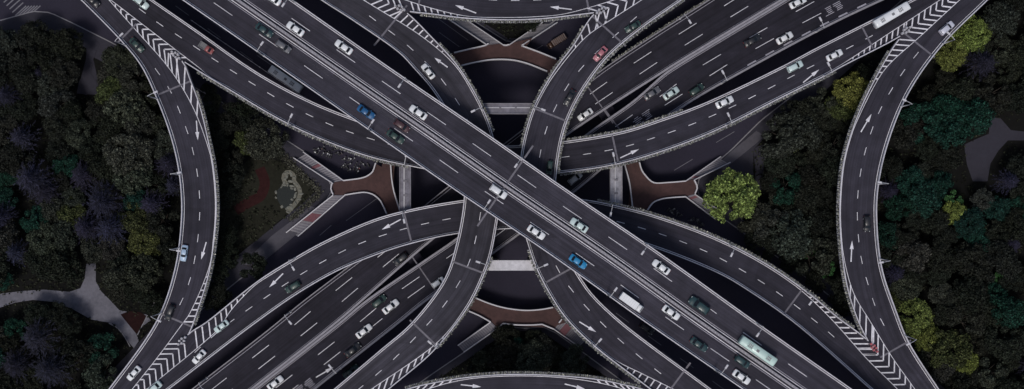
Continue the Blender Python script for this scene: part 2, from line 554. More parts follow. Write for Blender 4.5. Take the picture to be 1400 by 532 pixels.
for lab, p, q in (("low pale street railing in the gap below the lower right ramp", (905, 368), (1130, 524)), ("low pale street railing in the gap left of the topmost deck", (262, 28), (440, 150))):
    a, b = np.array(W(*p, GZ)[:2]), np.array(W(*q, GZ)[:2])
    ft = thing("street_railing", lab, "railing", (*((a + b) / 2), GZ))
    d = (b - a) / np.linalg.norm(b - a)
    ln, an = np.linalg.norm(b - a), math.atan2(*(b - a)[::-1])
    for zz in (0.45, 1.0):
        mb = MB(); mb.box((0, 0, zz), (ln, 0.10, 0.09), an)
        link("rail", mb.build("rail", [M['white_rail']]), ft)
    pm = MB(); pm.box((0, 0, 0.52), (0.2, 0.2, 1.04)); pmm = pm.build("post", [M['white_rail']])
    for k in range(int(ln // 3) + 1):
        c = d * (k * 3 - ln / 2 + 0.3)
        link("post", pmm, ft, (c[0], c[1], 0))

# ------------------------------------------------------------------ elevated roads
ROADS = {}
def offset_part(D, inn, p0, p1, d=1.0):
    i, j = nearest(D, p0), nearest(D, p1)
    if i > j:
        i, j = j, i
    return (D + inn * d)[i:j + 1]

class Road:
    def __init__(self, key, name, label, z, L, R, mats=('deck2', 'girder'), parL=None, parR=None, paintL=None, paintR=None,
                 thick=1.7, ext=45, pw=0.29, cat="viaduct", par_mat='parapet', par_off=0.62, pw2=None, par_mat2=None):
        self.z, self.key = z, key
        self.lw, self.lm = (0.065, 'paintworn') if key in ('hwn', 'hws') else (0.085, 'paint')
        k = (CAMZ - z) / F
        Lw = [np.array(W(x, y, z)[:2]) for x, y in L]
        Rw = [np.array(W(x, y, z)[:2]) for x, y in R]
        ld, rd = spline(extend(Lw, ext), step=0.5), spline(extend(Rw, ext), step=0.5)
        n = max(int(max(length(ld), length(rd)) / 1.6), 20)
        self.L, self.R = resample(ld, n=n), resample(rd, n=n)
        self.n = n
        self.inL, self.inR = towards(self.L, self.R[n // 2]), towards(self.R, self.L[n // 2])
        mid = (self.L + self.R) / 2
        self.mid = mid
        c = mid[n // 2]
        self.root = thing(name, label, cat, (c[0], c[1], 0 + GZ))
        rt = self.root
        pair = [M[mats[0]], M[mats[1]]]
        wlink("deck", slab_mesh("deck", self.L, self.R, z - thick * 0.45, z, pair, 0, 1), rt)
        # box girder under the deck slab, set in from the edges
        a = self.L + (self.R - self.L) * 0.2
        b = self.L + (self.R - self.L) * 0.8
        wlink("girder", slab_mesh("girder", a, b, z - thick, z - thick * 0.45 - 0.002, [M['girder']], uv=False), rt)
        self.par = {}
        for side, D, inn, rngp in (('L', self.L, self.inL, parL), ('R', self.R, self.inR, parR)):
            i, j = 0, n - 1
            if rngp is not None:
                if rngp == 'none':
                    continue
                if rngp[0]:
                    i = nearest(D, W(*rngp[0], z)[:2])
                if rngp[1]:
                    j = nearest(D, W(*rngp[1], z)[:2])
                if i > j:
                    i, j = j, i
            ww = pw if side == 'L' or pw2 is None else pw2
            pm = par_mat if side == 'L' or par_mat2 is None else par_mat2
            seg, sn = D[i:j + 1], inn[i:j + 1]
            wlink("parapet", slab_mesh("parapet", seg + sn * 0.02, seg + sn * ww, z - 0.35, z + 1.0, [M[pm]], uv=False), rt)
            self.par[side] = (i, j)
        # painted edge lines
        self.paint = {}
        for side, D, inn, spec in (('L', self.L, self.inL, paintL), ('R', self.R, self.inR, paintR)):
            if spec is None:
                P = D + inn * par_off
            else:
                parts = []
                for it in spec:
                    if isinstance(it[0], str):
                        parts.append(offset_part(D, inn, W(*it[1], z)[:2], W(*it[2], z)[:2], par_off))
                    else:
                        parts.append(np.array([W(x, y, z)[:2] for x, y in it]))
                P = np.vstack(parts)
                P = spline(list(P), step=0.5)
            P = resample(P, step=1.0)
            self.paint[side] = P
            nn = normals(P)
            wlink("edge_line", ribbon_mesh("edge_line", P - nn * self.lw, P + nn * self.lw, z + 0.006, M[self.lm]), rt)
        ROADS[key] = self

    def at(self, px, py):
        p = np.array(W(px, py, self.z)[:2])
        i = nearest(self.mid, p)
        t = self.mid[min(i + 1, self.n - 1)] - self.mid[max(i - 1, 0)]
        return i, p, t / np.linalg.norm(t)

    def piece(self, name, pts, lift=0.006, m='paint'):
        return wlink(name, mesh(name, [(*p, self.z + lift) for p in pts], [tuple(range(len(pts)))], M[m]), self.root)

    def dashes(self, curve, dash, period, w, start_px=None, s0=None, s1=None, m='paint', name="lane_dash"):
        D = resample(curve, step=0.25)
        s = np.arange(len(D)) * length(D) / (len(D) - 1)
        ph = 0.0
        if start_px is not None:
            ph = s[nearest(D, W(*start_px, self.z)[:2])] % period
        lo = s[nearest(D, W(*s0, self.z)[:2])] if s0 else 0
        hi = s[nearest(D, W(*s1, self.z)[:2])] if s1 else s[-1]
        if lo > hi:
            lo, hi = hi, lo
        key = (name, dash, w, m)
        if key not in DASH:
            h = dash / 2
            DASH[key] = mesh(name, [(-h, -w / 2, 0), (h, -w / 2, 0), (h, w / 2, 0), (-h, w / 2, 0)], [(0, 1, 2, 3)], M[m])
        t = ph
        while t < s[-1] - dash:
            if t >= lo and t + dash <= hi:
                c = t + dash / 2
                p = np.array([np.interp(c, s, D[:, 0]), np.interp(c, s, D[:, 1])])
                q = np.array([np.interp(c + .5, s, D[:, 0]), np.interp(c + .5, s, D[:, 1])])
                r = np.array([np.interp(c - .5, s, D[:, 0]), np.interp(c - .5, s, D[:, 1])])
                a = math.atan2(*(q - r)[::-1])
                wlink(name, DASH[key], self.root, (*p, self.z + 0.007), a)
            t += period

    def lane_mid(self, fr=0.5):
        a, b = self.paint['L'], self.paint['R']
        n = max(len(a), len(b))
        a, b = resample(a, n=n), resample(b, n=n)
        return a * (1 - fr) + b * fr

    def joint(self, px, py, w=0.5, lo=0.06, hi=0.94, m='joint'):
        p = np.array(W(px, py, self.z)[:2])
        i = nearest(self.mid, p)
        _, _, t = self.at(px, py)
        nv = np.array([-t[1], t[0]])
        hw = np.linalg.norm(self.R[i] - self.L[i]) / 2
        c = self.mid[i]
        a, b = c - nv * hw * (hi - 0.5) * 2, c + nv * hw * (0.5 - lo) * 2
        self.piece("expansion_joint", [a - t * w / 2, b - t * w / 2, b + t * w / 2, a + t * w / 2], 0.009, m)

    def arrow(self, tail, head, size=1.0):
        a, b = np.array(W(*tail, self.z)[:2]), np.array(W(*head, self.z)[:2])
        d = (b - a) / np.linalg.norm(b - a)
        nv = np.array([-d[1], d[0]])
        l = np.linalg.norm(b - a)
        hl = min(2.4, l * 0.42)
        w, hw = 0.16, 0.55
        nb = b - d * hl
        pts = [a - nv * w, nb - nv * w, nb - nv * hw, b, nb + nv * hw, nb + nv * w, a + nv * w]
        self.piece("lane_arrow", pts, 0.0075)

    def bar(self, p, q, w=0.36, name="hatch_bar"):
        """p, q world xy"""
        d = (q - p)
        l = np.linalg.norm(d)
        if l < 0.4:
            return
        d = d / l
        nv = np.array([-d[1], d[0]]) * w / 2
        self.piece(name, [p - nv, q - nv, q + nv, p + nv], 0.010)

    def planters(self, side, p0, p1, out=0.68, seed=0):
        D, inn = (self.L, self.inL) if side == 'L' else (self.R, self.inR)
        i, j = nearest(D, W(*p0, self.z)[:2]), nearest(D, W(*p1, self.z)[:2])
        if i > j:
            i, j = j, i
        P, nn = resample(D[i:j + 1], step=1.05), None
        nn = normals(P)
        if ((inn[(i + j) // 2] * nn[len(nn) // 2]).sum()) > 0:
            nn = -nn
        r = random.Random(seed)
        mb, lf = MB(), MB()
        for q, nv in zip(P, nn):
            c = q + nv * (out / 2 + 0.03)
            a = math.atan2(nv[1], nv[0])
            mb.box((*c, self.z + 0.35), (out - 0.1, 0.86, 0.62), a)
            for _ in range(11):
                cc = c + np.array([r.uniform(-.34, .34), r.uniform(-.34, .34)])
                zz = self.z + 0.68 + r.uniform(0, .35)
                sz = r.uniform(.10, .22)
                t = r.uniform(0, 6.28)
                tl = r.uniform(-.12, .12)
                lf.quad(*[(cc[0] + math.cos(t + e) * sz, cc[1] + math.sin(t + e) * sz, zz + tl * math.cos(e)) for e in (0, 1.57, 3.14, 4.71)], m=1 if r.random() < 0.22 else 0)
        b = wlink("planter_boxes", mb.build("planter_boxes", [M['planterbox']]), self.root)
        b["kind"] = "stuff"
        g = wlink("planter_plants", lf.build("planter_plants", [M['planterleaf'], M['flower']]), self.root)
        g["kind"] = "stuff"
DASH = {}

Z_HW, Z_NS, Z_WE, Z_TOP = 9.0, 15.0, 21.0, 27.0
NWm = [(100, -48), (151, 0), (189, 35), (227, 70), (250, 84)]
SWm = [(258, 456), (238, 482), (205, 511), (180, 535), (140, 572)]
NEm = [(1229, 51), (1256, 31.7), (1290, 7), (1330, -25)]
SEm = [(1186, 465), (1200, 485), (1215, 501), (1255, 545)]
TLm = [(480, -42), (524, 1), (544, 11), (556, 17)]
TRm = [(812, 19), (828, 13), (850, 6), (905, -28)]

top = Road('top', "elevated_highway", "topmost wide diagonal highway deck running from upper left to lower right", Z_TOP,
           [(249, 0), (340, 63), (492.6, 170), (622, 260), (756, 351), (882.6, 441), (1014.6, 532)],
           [(400.6, 0), (534, 93), (666, 183), (777.7, 261), (898, 343), (1035, 441), (1165, 532)], ('deck', 'girder'), thick=2.0, ext=60)
narc = Road('narc', "elevated_ramp", "two lane ramp arching across the upper half, from upper left to upper right", Z_NS,
            [(100, -78), (210, 0), (275, 45), (340, 91), (378, 114), (423, 137), (466, 155), (540, 180), (620, 195), (700, 199), (772, 193), (853, 179), (900, 164), (960, 142), (1070, 90), (1110, 68.6), (1190, 28), (1245, 0), (1300, -28)],
            NWm + [(285, 106), (320, 127), (370, 157), (419, 182), (499, 213), (556, 226.6), (620, 238), (690, 242), (764, 237), (834, 227), (894, 211), (974, 181), (1060, 138), (1127, 104.6), (1154, 90)] + NEm,
            mats=('deck4', 'girder'), parR=((250, 84), (1228, 51)),
            paintR=[[(120, -24), (151.5, 0), (210, 45), (270, 91), (290, 107)], ('o', (310, 121), (1125, 105)), [(1146, 91), (1215, 46), (1285, 0), (1330, -30)]])
sarc = Road('sarc', "elevated_ramp", "two lane ramp arching across the lower half, from lower left to lower right", Z_NS,
            SWm[::-1] + [(281, 441), (294, 431), (354, 383), (400.6, 353.7), (443, 330), (511, 300), (559, 286.6), (631, 273.7), (690, 268), (750, 268), (808.6, 274), (843, 281), (894, 294), (980, 325.5), (1050, 362), (1110, 404), (1144, 432.6)] + SEm,
            [(180, 572), (232, 532), (351, 441), (410, 400), (461, 371), (511, 350), (560, 334), (624, 320), (700, 313), (780, 315), (850, 326), (908.6, 344), (986, 376), (1020, 396), (1084.6, 441), (1189, 532), (1230, 568)],
            mats=('deck4', 'girder'), parL=((258, 456), (1185, 464)),
            paintL=[[(160, 565), (202, 531), (258, 485.6), (280, 467), (299, 449), (316, 424), (335, 403), (350, 389)], ('o', (372, 371), (1090, 389)), [(1110, 410), (1141, 441), (1185.5, 491), (1220, 525), (1262, 568)]])
wloop = Road('wloop', "elevated_ramp", "two lane ramp bowing along the wood at the left of the interchange", Z_NS - 0.03,
             [(60, -48), (111, 0), (168.6, 59), (194, 91), (215, 135), (232, 180), (242.5, 220), (248, 260), (248.5, 300), (240, 366), (215.5, 437), (149, 532), (115, 575)],
             [(104, -48), (155, 0), (193, 35), (231, 70), (251, 84), (262, 110), (275, 145), (287, 195), (293, 225), (297, 266), (297, 300), (293, 340), (286, 379), (272, 424), (260, 456), (242, 483), (209, 512), (184, 536), (144, 573)],
             parR=((251, 85), (260, 455)),
             paintR=[[(120, -34), (149, 0), (190, 46), (227, 88), (248, 118), (262, 143), (273, 168)], ('o', (290, 212), (294, 326)), [(288, 357), (277, 390), (258, 431), (250, 442), (215, 489), (181, 532), (150, 572)]])
eloop = Road('eloop', "elevated_ramp", "two lane ramp bowing along the wood at the right of the interchange", Z_NS - 0.03,
             [(1326, -25), (1287, 7), (1252, 30), (1228, 53), (1201, 96), (1170, 160), (1153, 215), (1147, 266), (1147, 316), (1156, 390), (1172, 440), (1185, 466), (1196, 486), (1211, 502), (1251, 546)],
             [(1395, -45), (1350, 0), (1285, 65), (1240, 130), (1212, 200), (1200, 255), (1198, 300), (1205, 366), (1224, 424), (1241, 466), (1283, 532), (1315, 578)],
             parL=((1228, 53), (1185, 466)),
             paintL=[[(1345, -30), (1312, 0), (1260, 48), (1213, 91), (1195, 118)], ('o', (1165, 172), (1149, 338)), [(1157, 368), (1168, 403), (1190, 440), (1221.5, 491), (1250, 531), (1280, 575)]])
warc = Road('warc', "elevated_ramp", "two lane ramp bending down the left of centre, over the lower left ramp", Z_WE,
            [(380, -42), (438, 0), (480, 27), (547, 74), (565, 93), (593, 126), (620, 175), (633, 225), (634, 274), (622, 340), (607, 382), (562.6, 441), (520, 478), (456, 532), (400, 578)],
            TLm + [(590, 50), (627, 91), (658, 143), (674, 184), (683, 230), (684, 270), (680, 305), (671, 351), (664, 371), (645, 412), (620, 448), (590, 483), (532, 532), (480, 576)],
            mats=('deck5', 'girder'), parR=((556, 17), None),
            paintR=[[(455, -28), (497, 0), (572.6, 47), (610, 77), (628, 97)], ('o', (648, 126), (640, 420)), [(616, 449), (590, 475), (508, 532), (465, 562)]])
earc = Road('earc', "elevated_ramp", "two lane ramp bending down the right of centre, over the upper right ramp", Z_WE,
            TRm[::-1] + [(782.6, 63), (757, 97), (730, 145), (718, 181), (712, 211), (708, 250), (711, 295), (722, 336), (734, 369), (765, 424), (790, 453), (819, 479), (882, 527), (940, 572)],
            [(985, -38), (930, 2), (880, 37), (841, 68.6), (820, 91), (788.6, 138), (771, 180), (761, 238), (760, 290), (775, 345), (799, 387), (812, 404), (846.6, 437), (890, 471), (942.6, 509.6), (973, 532), (1035, 578)],
            parL=((811, 20), None),
            paintL=[[(920, -30), (877, 0), (840, 24), (803, 49), (778, 76)], ('o', (750, 108), (800, 463)), [(840, 491.6), (880, 512), (920, 532), (965, 557)]])
nloop = Road('nloop', "elevated_ramp", "two lane ramp curving along the top edge above the upper footbridge", Z_WE - 0.03,
             [(470, -80), (560, -40), (640, -26), (700, -22), (760, -25), (830, -42), (900, -80)],
             [(484, -36), (526, 5), (546, 14), (560, 17), (590, 20.5), (634, 26), (690, 28.5), (740, 27), (790, 21.5), (810, 19), (828, 15.5), (850, 9), (905, -24)],
             parR=((560, 17), (810, 19)), ext=20,
             paintR=[[(520, -14), (557, 1), (634, 21.5), (688, 24), (740, 22.5), (772, 19), (842, -1), (880, -16)]])
sloop = Road('sloop', "elevated_ramp", "two lane ramp curving along the bottom edge below the lower footbridge", Z_WE - 0.03,
             [(500, 553), (545, 535), (570, 527), (638.6, 514.7), (712, 510.5), (810, 516.5), (850, 524), (885, 533), (930, 552)],
             [(500, 610), (600, 572), (700, 562), (800, 567), (930, 612)], ext=20,
             paintL=[[(520, 556), (585, 532), (620, 522), (655, 516.5), (712, 514), (775, 517), (826, 525), (860, 535), (900, 553)]])
hwn = Road('hwn', "elevated_highway", "three lane carriageway of the lower diagonal highway, on its upper left side", Z_HW,
           [(1030, -40), (968.6, 0), (931, 24), (900, 43.7), (829, 91), (810, 105), (700, 188), (600, 265), (511, 338), (461, 376), (410, 415), (370, 448), (262, 532), (200, 580)],
           [(1140, -42), (1071, 0), (922, 90), (908, 99), (782, 181), (700, 244), (591, 329), (566, 350), (499, 409), (463, 440), (350, 529), (290, 576)],
           ('deck3', 'girder'), thick=1.9, pw2=0.62, par_mat2='barrier', par_mat='barrier', par_off=0.9)
hws = Road('hws', "elevated_highway", "three lane carriageway of the lower diagonal highway, on its lower right side", Z_HW - 0.03,
           [(1140.3, -41.7), (1071.3, 0.3), (922.3, 90.5), (907, 101), (866, 137), (804, 181), (715, 251), (624, 325), (588, 350), (500, 410.5), (463.5, 440.7), (350.3, 529.4), (290.3, 576.4)],
           [(1290, -38), (1209, 0), (1140, 32.6), (1032, 90), (940, 143), (860, 201), (787, 262), (690, 336), (581.5, 413), (547, 441), (432, 532), (370, 582)],
           ('deck3', 'girder'), thick=1.9, pw=0.62, par_mat='barrier', par_mat2='barrier', par_off=0.9)

# median barrier and inner edge lines of the top deck
tm = (top.L + top.R) / 2
tn = normals(tm)
for off, w_, z1, m_, nm in ((0, 0.36, 0.95, 'barrier', "median_barrier"),):
    wlink(nm, slab_mesh(nm, tm - tn * w_, tm + tn * w_, Z_TOP + 0.002, Z_TOP + z1, [M[m_]], uv=False), top.root)
for k in (-0.95, 0.95, -1.45, 1.45):
    wq = 0.11 if abs(k) < 1 else 0.07
    wlink("edge_line", ribbon_mesh("edge_line", tm + tn * (k - wq), tm + tn * (k + wq), Z_TOP + 0.006, M['paint' if abs(k) < 1 else 'paintworn']), top.root)
# glare fins on the barrier
fin = MB()
fin.box((0, 0, 0.2), (0.12, 0.6, 0.4))
finm = fin.build("anti_glare_fin", [M['galv']])
fd = resample(tm, step=1.1)
fb = MB()
for i in range(1, len(fd) - 1):
    a = math.atan2(*(fd[i + 1] - fd[i - 1])[::-1])
    fb.box((*fd[i], Z_TOP + 1.1), (0.10, 0.5, 0.3), a + 0.5)
g = wlink("anti_glare_fins", fb.build("anti_glare_fins", [M['galv']]), top.root)
g["kind"] = "stuff"

# lane markings
top.dashes((top.L * 3 + top.R) / 4, 6.1, 14.9, 0.15, (602, 218))
top.dashes((top.L + top.R * 3) / 4, 6.1, 14.9, 0.15, (645.7, 196))
narc.dashes(narc.lane_mid(), 2.3, 6.15, 0.17, (972, 169), (185, 5), (1215, 35))
sarc.dashes(sarc.lane_mid(), 2.3, 6.15, 0.17, (575, 302), (262, 495), (1160, 478))
wloop.dashes(wloop.lane_mid(), 2.3, 6.15, 0.17, (272, 290), (212, 75), (240, 440))
eloop.dashes(eloop.lane_mid(), 2.3, 6.15, 0.17, (1172, 290), (1265, 58), (1205, 450))
warc.dashes(warc.lane_mid(), 2.3, 6.6, 0.17, (651, 322), (505, 20), (480, 540))
earc.dashes(earc.lane_mid(), 2.3, 6.6, 0.17, (740, 205), (880, 12), (915, 515))
nloop.dashes(nloop.lane_mid(0.46), 2.3, 6.15, 0.17, (668, 4))
sloop.dashes(sloop.lane_mid(), 2.3, 6.15, 0.17, (668, 540))
for r_, ks in ((hwn, (0.335, 0.665)), (hws, (0.33, 0.63))):
    for kf, st in zip(ks, ((952, 31), (960, 45)) if r_ is hwn else ((1048, 36), (1057, 50.6))):
        r_.dashes(r_.L * (1 - kf) + r_.R * kf, 6.0, 15.3, 0.17, st)
hws.dashes(hws.L * 0.1 + hws.R * 0.9, 2.8, 5.9, 0.4, (1057.7, 69), (1210, -10), (1020, 95), m='paintworn')

# hatching of the gores
def cross2(a, b):
    return a[0] * b[1] - a[1] * b[0]
def ray_hit(p, d, poly):
    best = None
    for i in range(len(poly) - 1):
        a, b = poly[i], poly[i + 1]
        e = b - a
        den = cross2(d, e)
        if abs(den) < 1e-9:
            continue
        t = cross2(a - p, e) / den
        u = cross2(a - p, d) / den
        if t > 1e-6 and 0 <= u <= 1 and (best is None or t < best):
            best = t
    return None if best is None else p + d * best
def wdir(d):
    v = np.array([d[0], -d[1]], float)
    return v / np.linalg.norm(v)
def chevrons(road, apex_px, lineA, dirA, lineB, dirB, period, maxlen=14):
    D = resample(np.array([W(x, y, road.z)[:2] for x, y in apex_px]), step=period)
    for p in D:
        for ln, d in ((lineA, dirA), (lineB, dirB)):
            q = ray_hit(p, wdir(d), ln)
            if q is not None and np.linalg.norm(q - p) < maxlen:
                road.bar(p, q, name="chevron_bar")
def bars(road, line, p0, p1, d, wall, period, maxlen=10, minlen=0.5):
    i, j = nearest(line, W(*p0, road.z)[:2]), nearest(line, W(*p1, road.z)[:2])
    if i > j:
        i, j = j, i
    for p in resample(line[i:j + 1], step=period):
        q = ray_hit(p, wdir(d), wall)
        if q is not None and minlen < np.linalg.norm(q - p) < maxlen:
            road.bar(p, q)
PR, PL = (lambda r: r.paint['R']), (lambda r: r.paint['L'])
per = 2.05
chevrons(narc, [(241, 79), (227, 70), (205, 50), (189, 35), (151, 0), (120, -28)], PR(wloop), (0.12, 1), PR(narc), (1, -0.02), per)
bars(wloop, PR(wloop), (229, 90), (268, 158), (0.05, -1), wloop.R + wloop.inR * 0.45, 3.6)
chevrons(sarc, [(252, 470), (238, 482), (205, 511), (180, 535), (150, 562)], PR(wloop), (-1, 0.02), PL(sarc), (0.1, 1), per)
bars(wloop, PR(wloop), (252, 440), (284, 368), (1, 0), wloop.R + wloop.inR * 0.45, 1.95)
bars(sarc, PL(sarc), (270, 476), (340, 398), (-0.12, -1), sarc.L + sarc.inL * 0.45, 2.3)
chevrons(narc, [(1238, 43), (1256, 31.7), (1273, 19), (1290, 7), (1320, -16)], PR(narc), (0.12, -1), PL(eloop), (1, 0.12), per)
bars(narc, PR(narc), (1150, 88), (1235, 34), (-0.13, 1), narc.R + narc.inR * 0.45, 1.9)
bars(eloop, PL(eloop), (1252, 56), (1200, 110), (-1, -0.08), eloop.L + eloop.inL * 0.45, 1.9)
chevrons(sarc, [(1194, 476), (1200, 485), (1215, 501), (1235, 523), (1260, 550)], PL(sarc), (-1, 0.02), PL(eloop), (0.02, -1), per)
bars(sarc, PL(sarc), (1108, 408), (1178, 484), (1, 0), sarc.L + sarc.inL * 0.45, 1.95)
bars(eloop, PL(eloop), (1163, 390), (1200, 458), (-0.03, 1), eloop.L + eloop.inL * 0.45, 2.7)
chevrons(warc, [(551, 14), (544, 11), (524, 1), (500, -22)], PR(warc), (-1, 0.42), PR(nloop), (-0.4, -1), 2.0)
bars(warc, PR(warc), (538, 26), (612, 78), (0.8, -0.75), warc.R + warc.inR * 0.45, 2.0)
bars(nloop, PR(nloop), (560, 2), (625, 21), (0.3, 1), nloop.R + nloop.inR * 0.45, 1.8)
chevrons(earc, [(820, 16), (836, 10), (850, 6), (880, -12)], PR(nloop), (-1, -0.28), PL(earc), (-0.25, 1), 2.3)
bars(earc, PL(earc), (828, 32), (785, 66), (-0.22, -1), earc.L + earc.inL * 0.45, 2.4)
bars(warc, PR(warc), (606, 460), (480, 552), (-0.35, 1), warc.R + warc.inR * 0.45, 2.25)
bars(earc, PL(earc), (840, 491), (955, 552), (-0.55, 0.8), earc.L + earc.inL * 0.45, 1.95)
bars(sloop, PL(sloop), (560, 541), (612, 524), (0.7, -0.7), sloop.L + sloop.inL * 0.45, 2.4)
bars(sloop, PL(sloop), (822, 524), (880, 543), (-0.7, -0.7), sloop.L + sloop.inL * 0.45, 2.4)

for key, t, h in (('narc', (848, 216), (873.7, 204)), ('narc', (1098, 113), (1120, 95)), ('sarc', (548, 300), (522, 314)), ('sarc', (387, 374), (368, 393)),
                  ('wloop', (268.5, 165), (270.5, 192)), ('wloop', (282, 331), (275, 355)), ('eloop', (1177, 180.6), (1191.7, 155.7)), ('eloop', (1163.5, 358), (1165, 329)),
                  ('warc', (612, 92), (594, 79)), ('nloop', (651, 18), (622, 7)), ('nloop', (781.7, 13), (752, 9.4)), ('earc', (792, 440), (815, 454)),
                  ('sloop', (630, 526), (658, 529)), ('sloop', (772, 525), (800, 532)), ('hws', (432, 516), (456, 502))):
    ROADS[key].arrow(t, h)
for key, p in (('top', (702, 243)), ('wloop', (236, 124)), ('wloop', (176, 44)), ('wloop', (243, 436)), ('narc', (842, 205)),
               ('warc', (520, 48)), ('warc', (643, 364)), ('warc', (585, 461)), ('earc', (830, 45)), ('earc', (745, 150)), ('earc', (765, 372)), ('earc', (925, 522)),
               ('sarc', (556, 312)), ('sarc', (1082, 412)), ('eloop', (1222, 476)), ('eloop', (1262, 63)), ('narc', (1190, 55)), ('hwn', (816, 132)), ('hws', (842, 172)), ('hws', (582, 375)),
               ('nloop', (803, -5)), ('nloop', (572, -10))):
    ROADS[key].joint(*p, w=0.35 if key in ('hwn', 'hws') else 0.5)
# dark tar patches beside the median of the top deck
for px, py in ((401.5, 58), (461.5, 103)):
    i, p, t = top.at(px, py)
    nv = np.array([-t[1], t[0]])
    top.piece("tar_patch", [p - t * .95 - nv * .7, p + t * .95 - nv * .7, p + t * .95 + nv * .7, p - t * .95 + nv * .7], 0.004, 'patch')
# pale dust worn into the carriageway beside the median, upper left: a stain with a ragged outline
dm = bpy.data.materials.new("pale_dust")
dm.use_nodes = True
dn, dl = dm.node_tree.nodes, dm.node_tree.links
db = dn["Principled BSDF"]
db.inputs["Base Color"].default_value = (0.17, 0.165, 0.185, 1)
db.inputs["Roughness"].default_value = 0.9
dt = dn.new("ShaderNodeTexCoord")
dp = dn.new("ShaderNodeMapping"); dp.inputs["Scale"].default_value = (1.4, 0.10, 1)
dz = dn.new("ShaderNodeTexNoise"); dz.inputs["Scale"].default_value = 1.2; dz.inputs["Detail"].default_value = 6
dg = dn.new("ShaderNodeTexNoise"); dg.inputs["Scale"].default_value = 0.09; dg.inputs["Detail"].default_value = 2
dr = dn.new("ShaderNodeMapRange"); dr.inputs["From Min"].default_value = 0.48; dr.inputs["From Max"].default_value = 0.8; dr.inputs["To Max"].default_value = 0.75
dr2 = dn.new("ShaderNodeMapRange"); dr2.inputs["From Min"].default_value = 0.42; dr2.inputs["From Max"].default_value = 0.62
dx = dn.new("ShaderNodeMath"); dx.operation = 'MULTIPLY'
dl.new(dt.outputs["UV"], dp.inputs[0]); dl.new(dp.outputs[0], dz.inputs["Vector"]); dl.new(dt.outputs["UV"], dg.inputs["Vector"])
dl.new(dz.outputs["Fac"], dr.inputs["Value"]); dl.new(dg.outputs["Fac"], dr2.inputs["Value"])
dl.new(dr.outputs[0], dx.inputs[0]); dl.new(dr2.outputs[0], dx.inputs[1]); dl.new(dx.outputs[0], db.inputs["Alpha"])
i0, i1 = nearest(tm, W(395, 46, Z_TOP)[:2]), nearest(tm, W(600, 190, Z_TOP)[:2])
ids = list(range(min(i0, i1), max(i0, i1)))
da, dbb = top.L[ids] * .38 + top.R[ids] * .62 * 0 + tm[ids] * .62, tm[ids] * .86 + top.L[ids] * .14
sl = np.concatenate([[0], np.cumsum(np.linalg.norm(np.diff(tm[ids], axis=0), axis=1))])
nn_ = len(ids)
wlink("dust_stain", mesh("dust_stain", [(*p, Z_TOP + 0.0035) for p in da] + [(*p, Z_TOP + 0.0035) for p in dbb], [(i, i + 1, nn_ + i + 1, nn_ + i) for i in range(nn_ - 1)], dm,
      uv=[(0, q) for q in sl] + [(4, q) for q in sl]), top.root)
# painted lane characters on the lower highway: strokes of worn paint
def glyph(road, px, py, n=2):
    i, p, t = road.at(px, py)
    nv = np.array([-t[1], t[0]])
    rg = random.Random(int(px))
    for k in range(n):
        for off in (-1.0, -0.5, 0.0, 0.5, 1.0):
            c = p + t * (k * 2.9 + rg.uniform(-.3, .3)) + nv * off
            l = rg.uniform(.6, 1.35)
            d = t * l
            q = nv * 0.09
            road.piece("worn_paint_stroke", [c - d - q, c + d - q, c + d + q, c - d + q], 0.010, 'paintworn')
glyph(hws, 1146, 8, 2)
glyph(hws, 423, 524, 2)
glyph(hws, 885, 157, 2)

# planters hung outside the parapets
narc.planters('R', (275, 100), (556, 226), seed=1)
narc.planters('R', (770, 236), (1140, 97), seed=2)
narc.planters('L', (775, 193), (930, 153), seed=3)
wloop.planters('R', (270, 130), (266, 440), seed=4)
eloop.planters('L', (1215, 74), (1178, 452), seed=5)
sarc.planters('L', (815, 275), (1165, 450), seed=6)
earc.planters('R', (930, 2), (762, 236), seed=7)
earc.planters('L', (800, 38), (715, 200), 0.6, seed=8)
earc.planters('L', (724, 340), (875, 522), seed=9)
warc.planters('R', (600, 60), (672, 178), 0.6, seed=10)
warc.planters('R', (670, 356), (600, 472), 0.5, seed=13)
nloop.planters('R', (575, 19), (800, 20), seed=11)
sloop.planters('L', (560, 530), (875, 530), seed=12)
hwn.planters('L', (968, 0), (840, 84), 0.5, seed=14)

# ------------------------------------------------------------------ piers and cap beams
def strip_poly(r, grow=1.0):
    return [tuple(p) for p in (r.L - r.inL * grow)] + [tuple(p) for p in (r.R - r.inR * grow)[::-1]]
POLY = {k: strip_poly(r) for k, r in ROADS.items()}
pier_b = {}
def pier_mesh(h):
    k = round(h, 2)
    if k not in pier_b:
        mb = MB()
        mb.box((0, 0, h / 2 - 0.7), (1.8, 2.6, h - 1.4))
        mb.box((0, 0, h - 0.9), (2.0, 4.4, 1.8 - 0.4))
        pier_b[k] = mb.build("pier", [M['girder']])
    return pier_b[k]
order = ['hwn', 'hws', 'narc', 'sarc', 'wloop', 'eloop', 'warc', 'earc', 'nloop', 'sloop', 'top']
for key in order:
    r = ROADS[key]
    lower = [POLY[k] for k in order if ROADS[k].z < r.z - 2]
    th = 2.0 if key == 'top' else (1.9 if key in ('hwn', 'hws') else 1.7)
    last, placed = None, 0
    for i in range(6, r.n - 6):
        if last is not None and np.linalg.norm(r.mid[i] - last) < 26:
            continue
        p = r.mid[i]
        ok = True
        for q in (p, p + (2.4, 0), p - (2.4, 0), p + (0, 2.4), p - (0, 2.4)):
            if any(inside(pl, q) for pl in lower):
                ok = False
                break
        if not ok:
            continue
        t = r.mid[i + 1] - r.mid[i - 1]
        h = r.z - th - GZ + 0.05
        wlink("pier", pier_mesh(h), r.root, (p[0], p[1], GZ - 0.05), math.atan2(t[1], t[0]))
        last = p

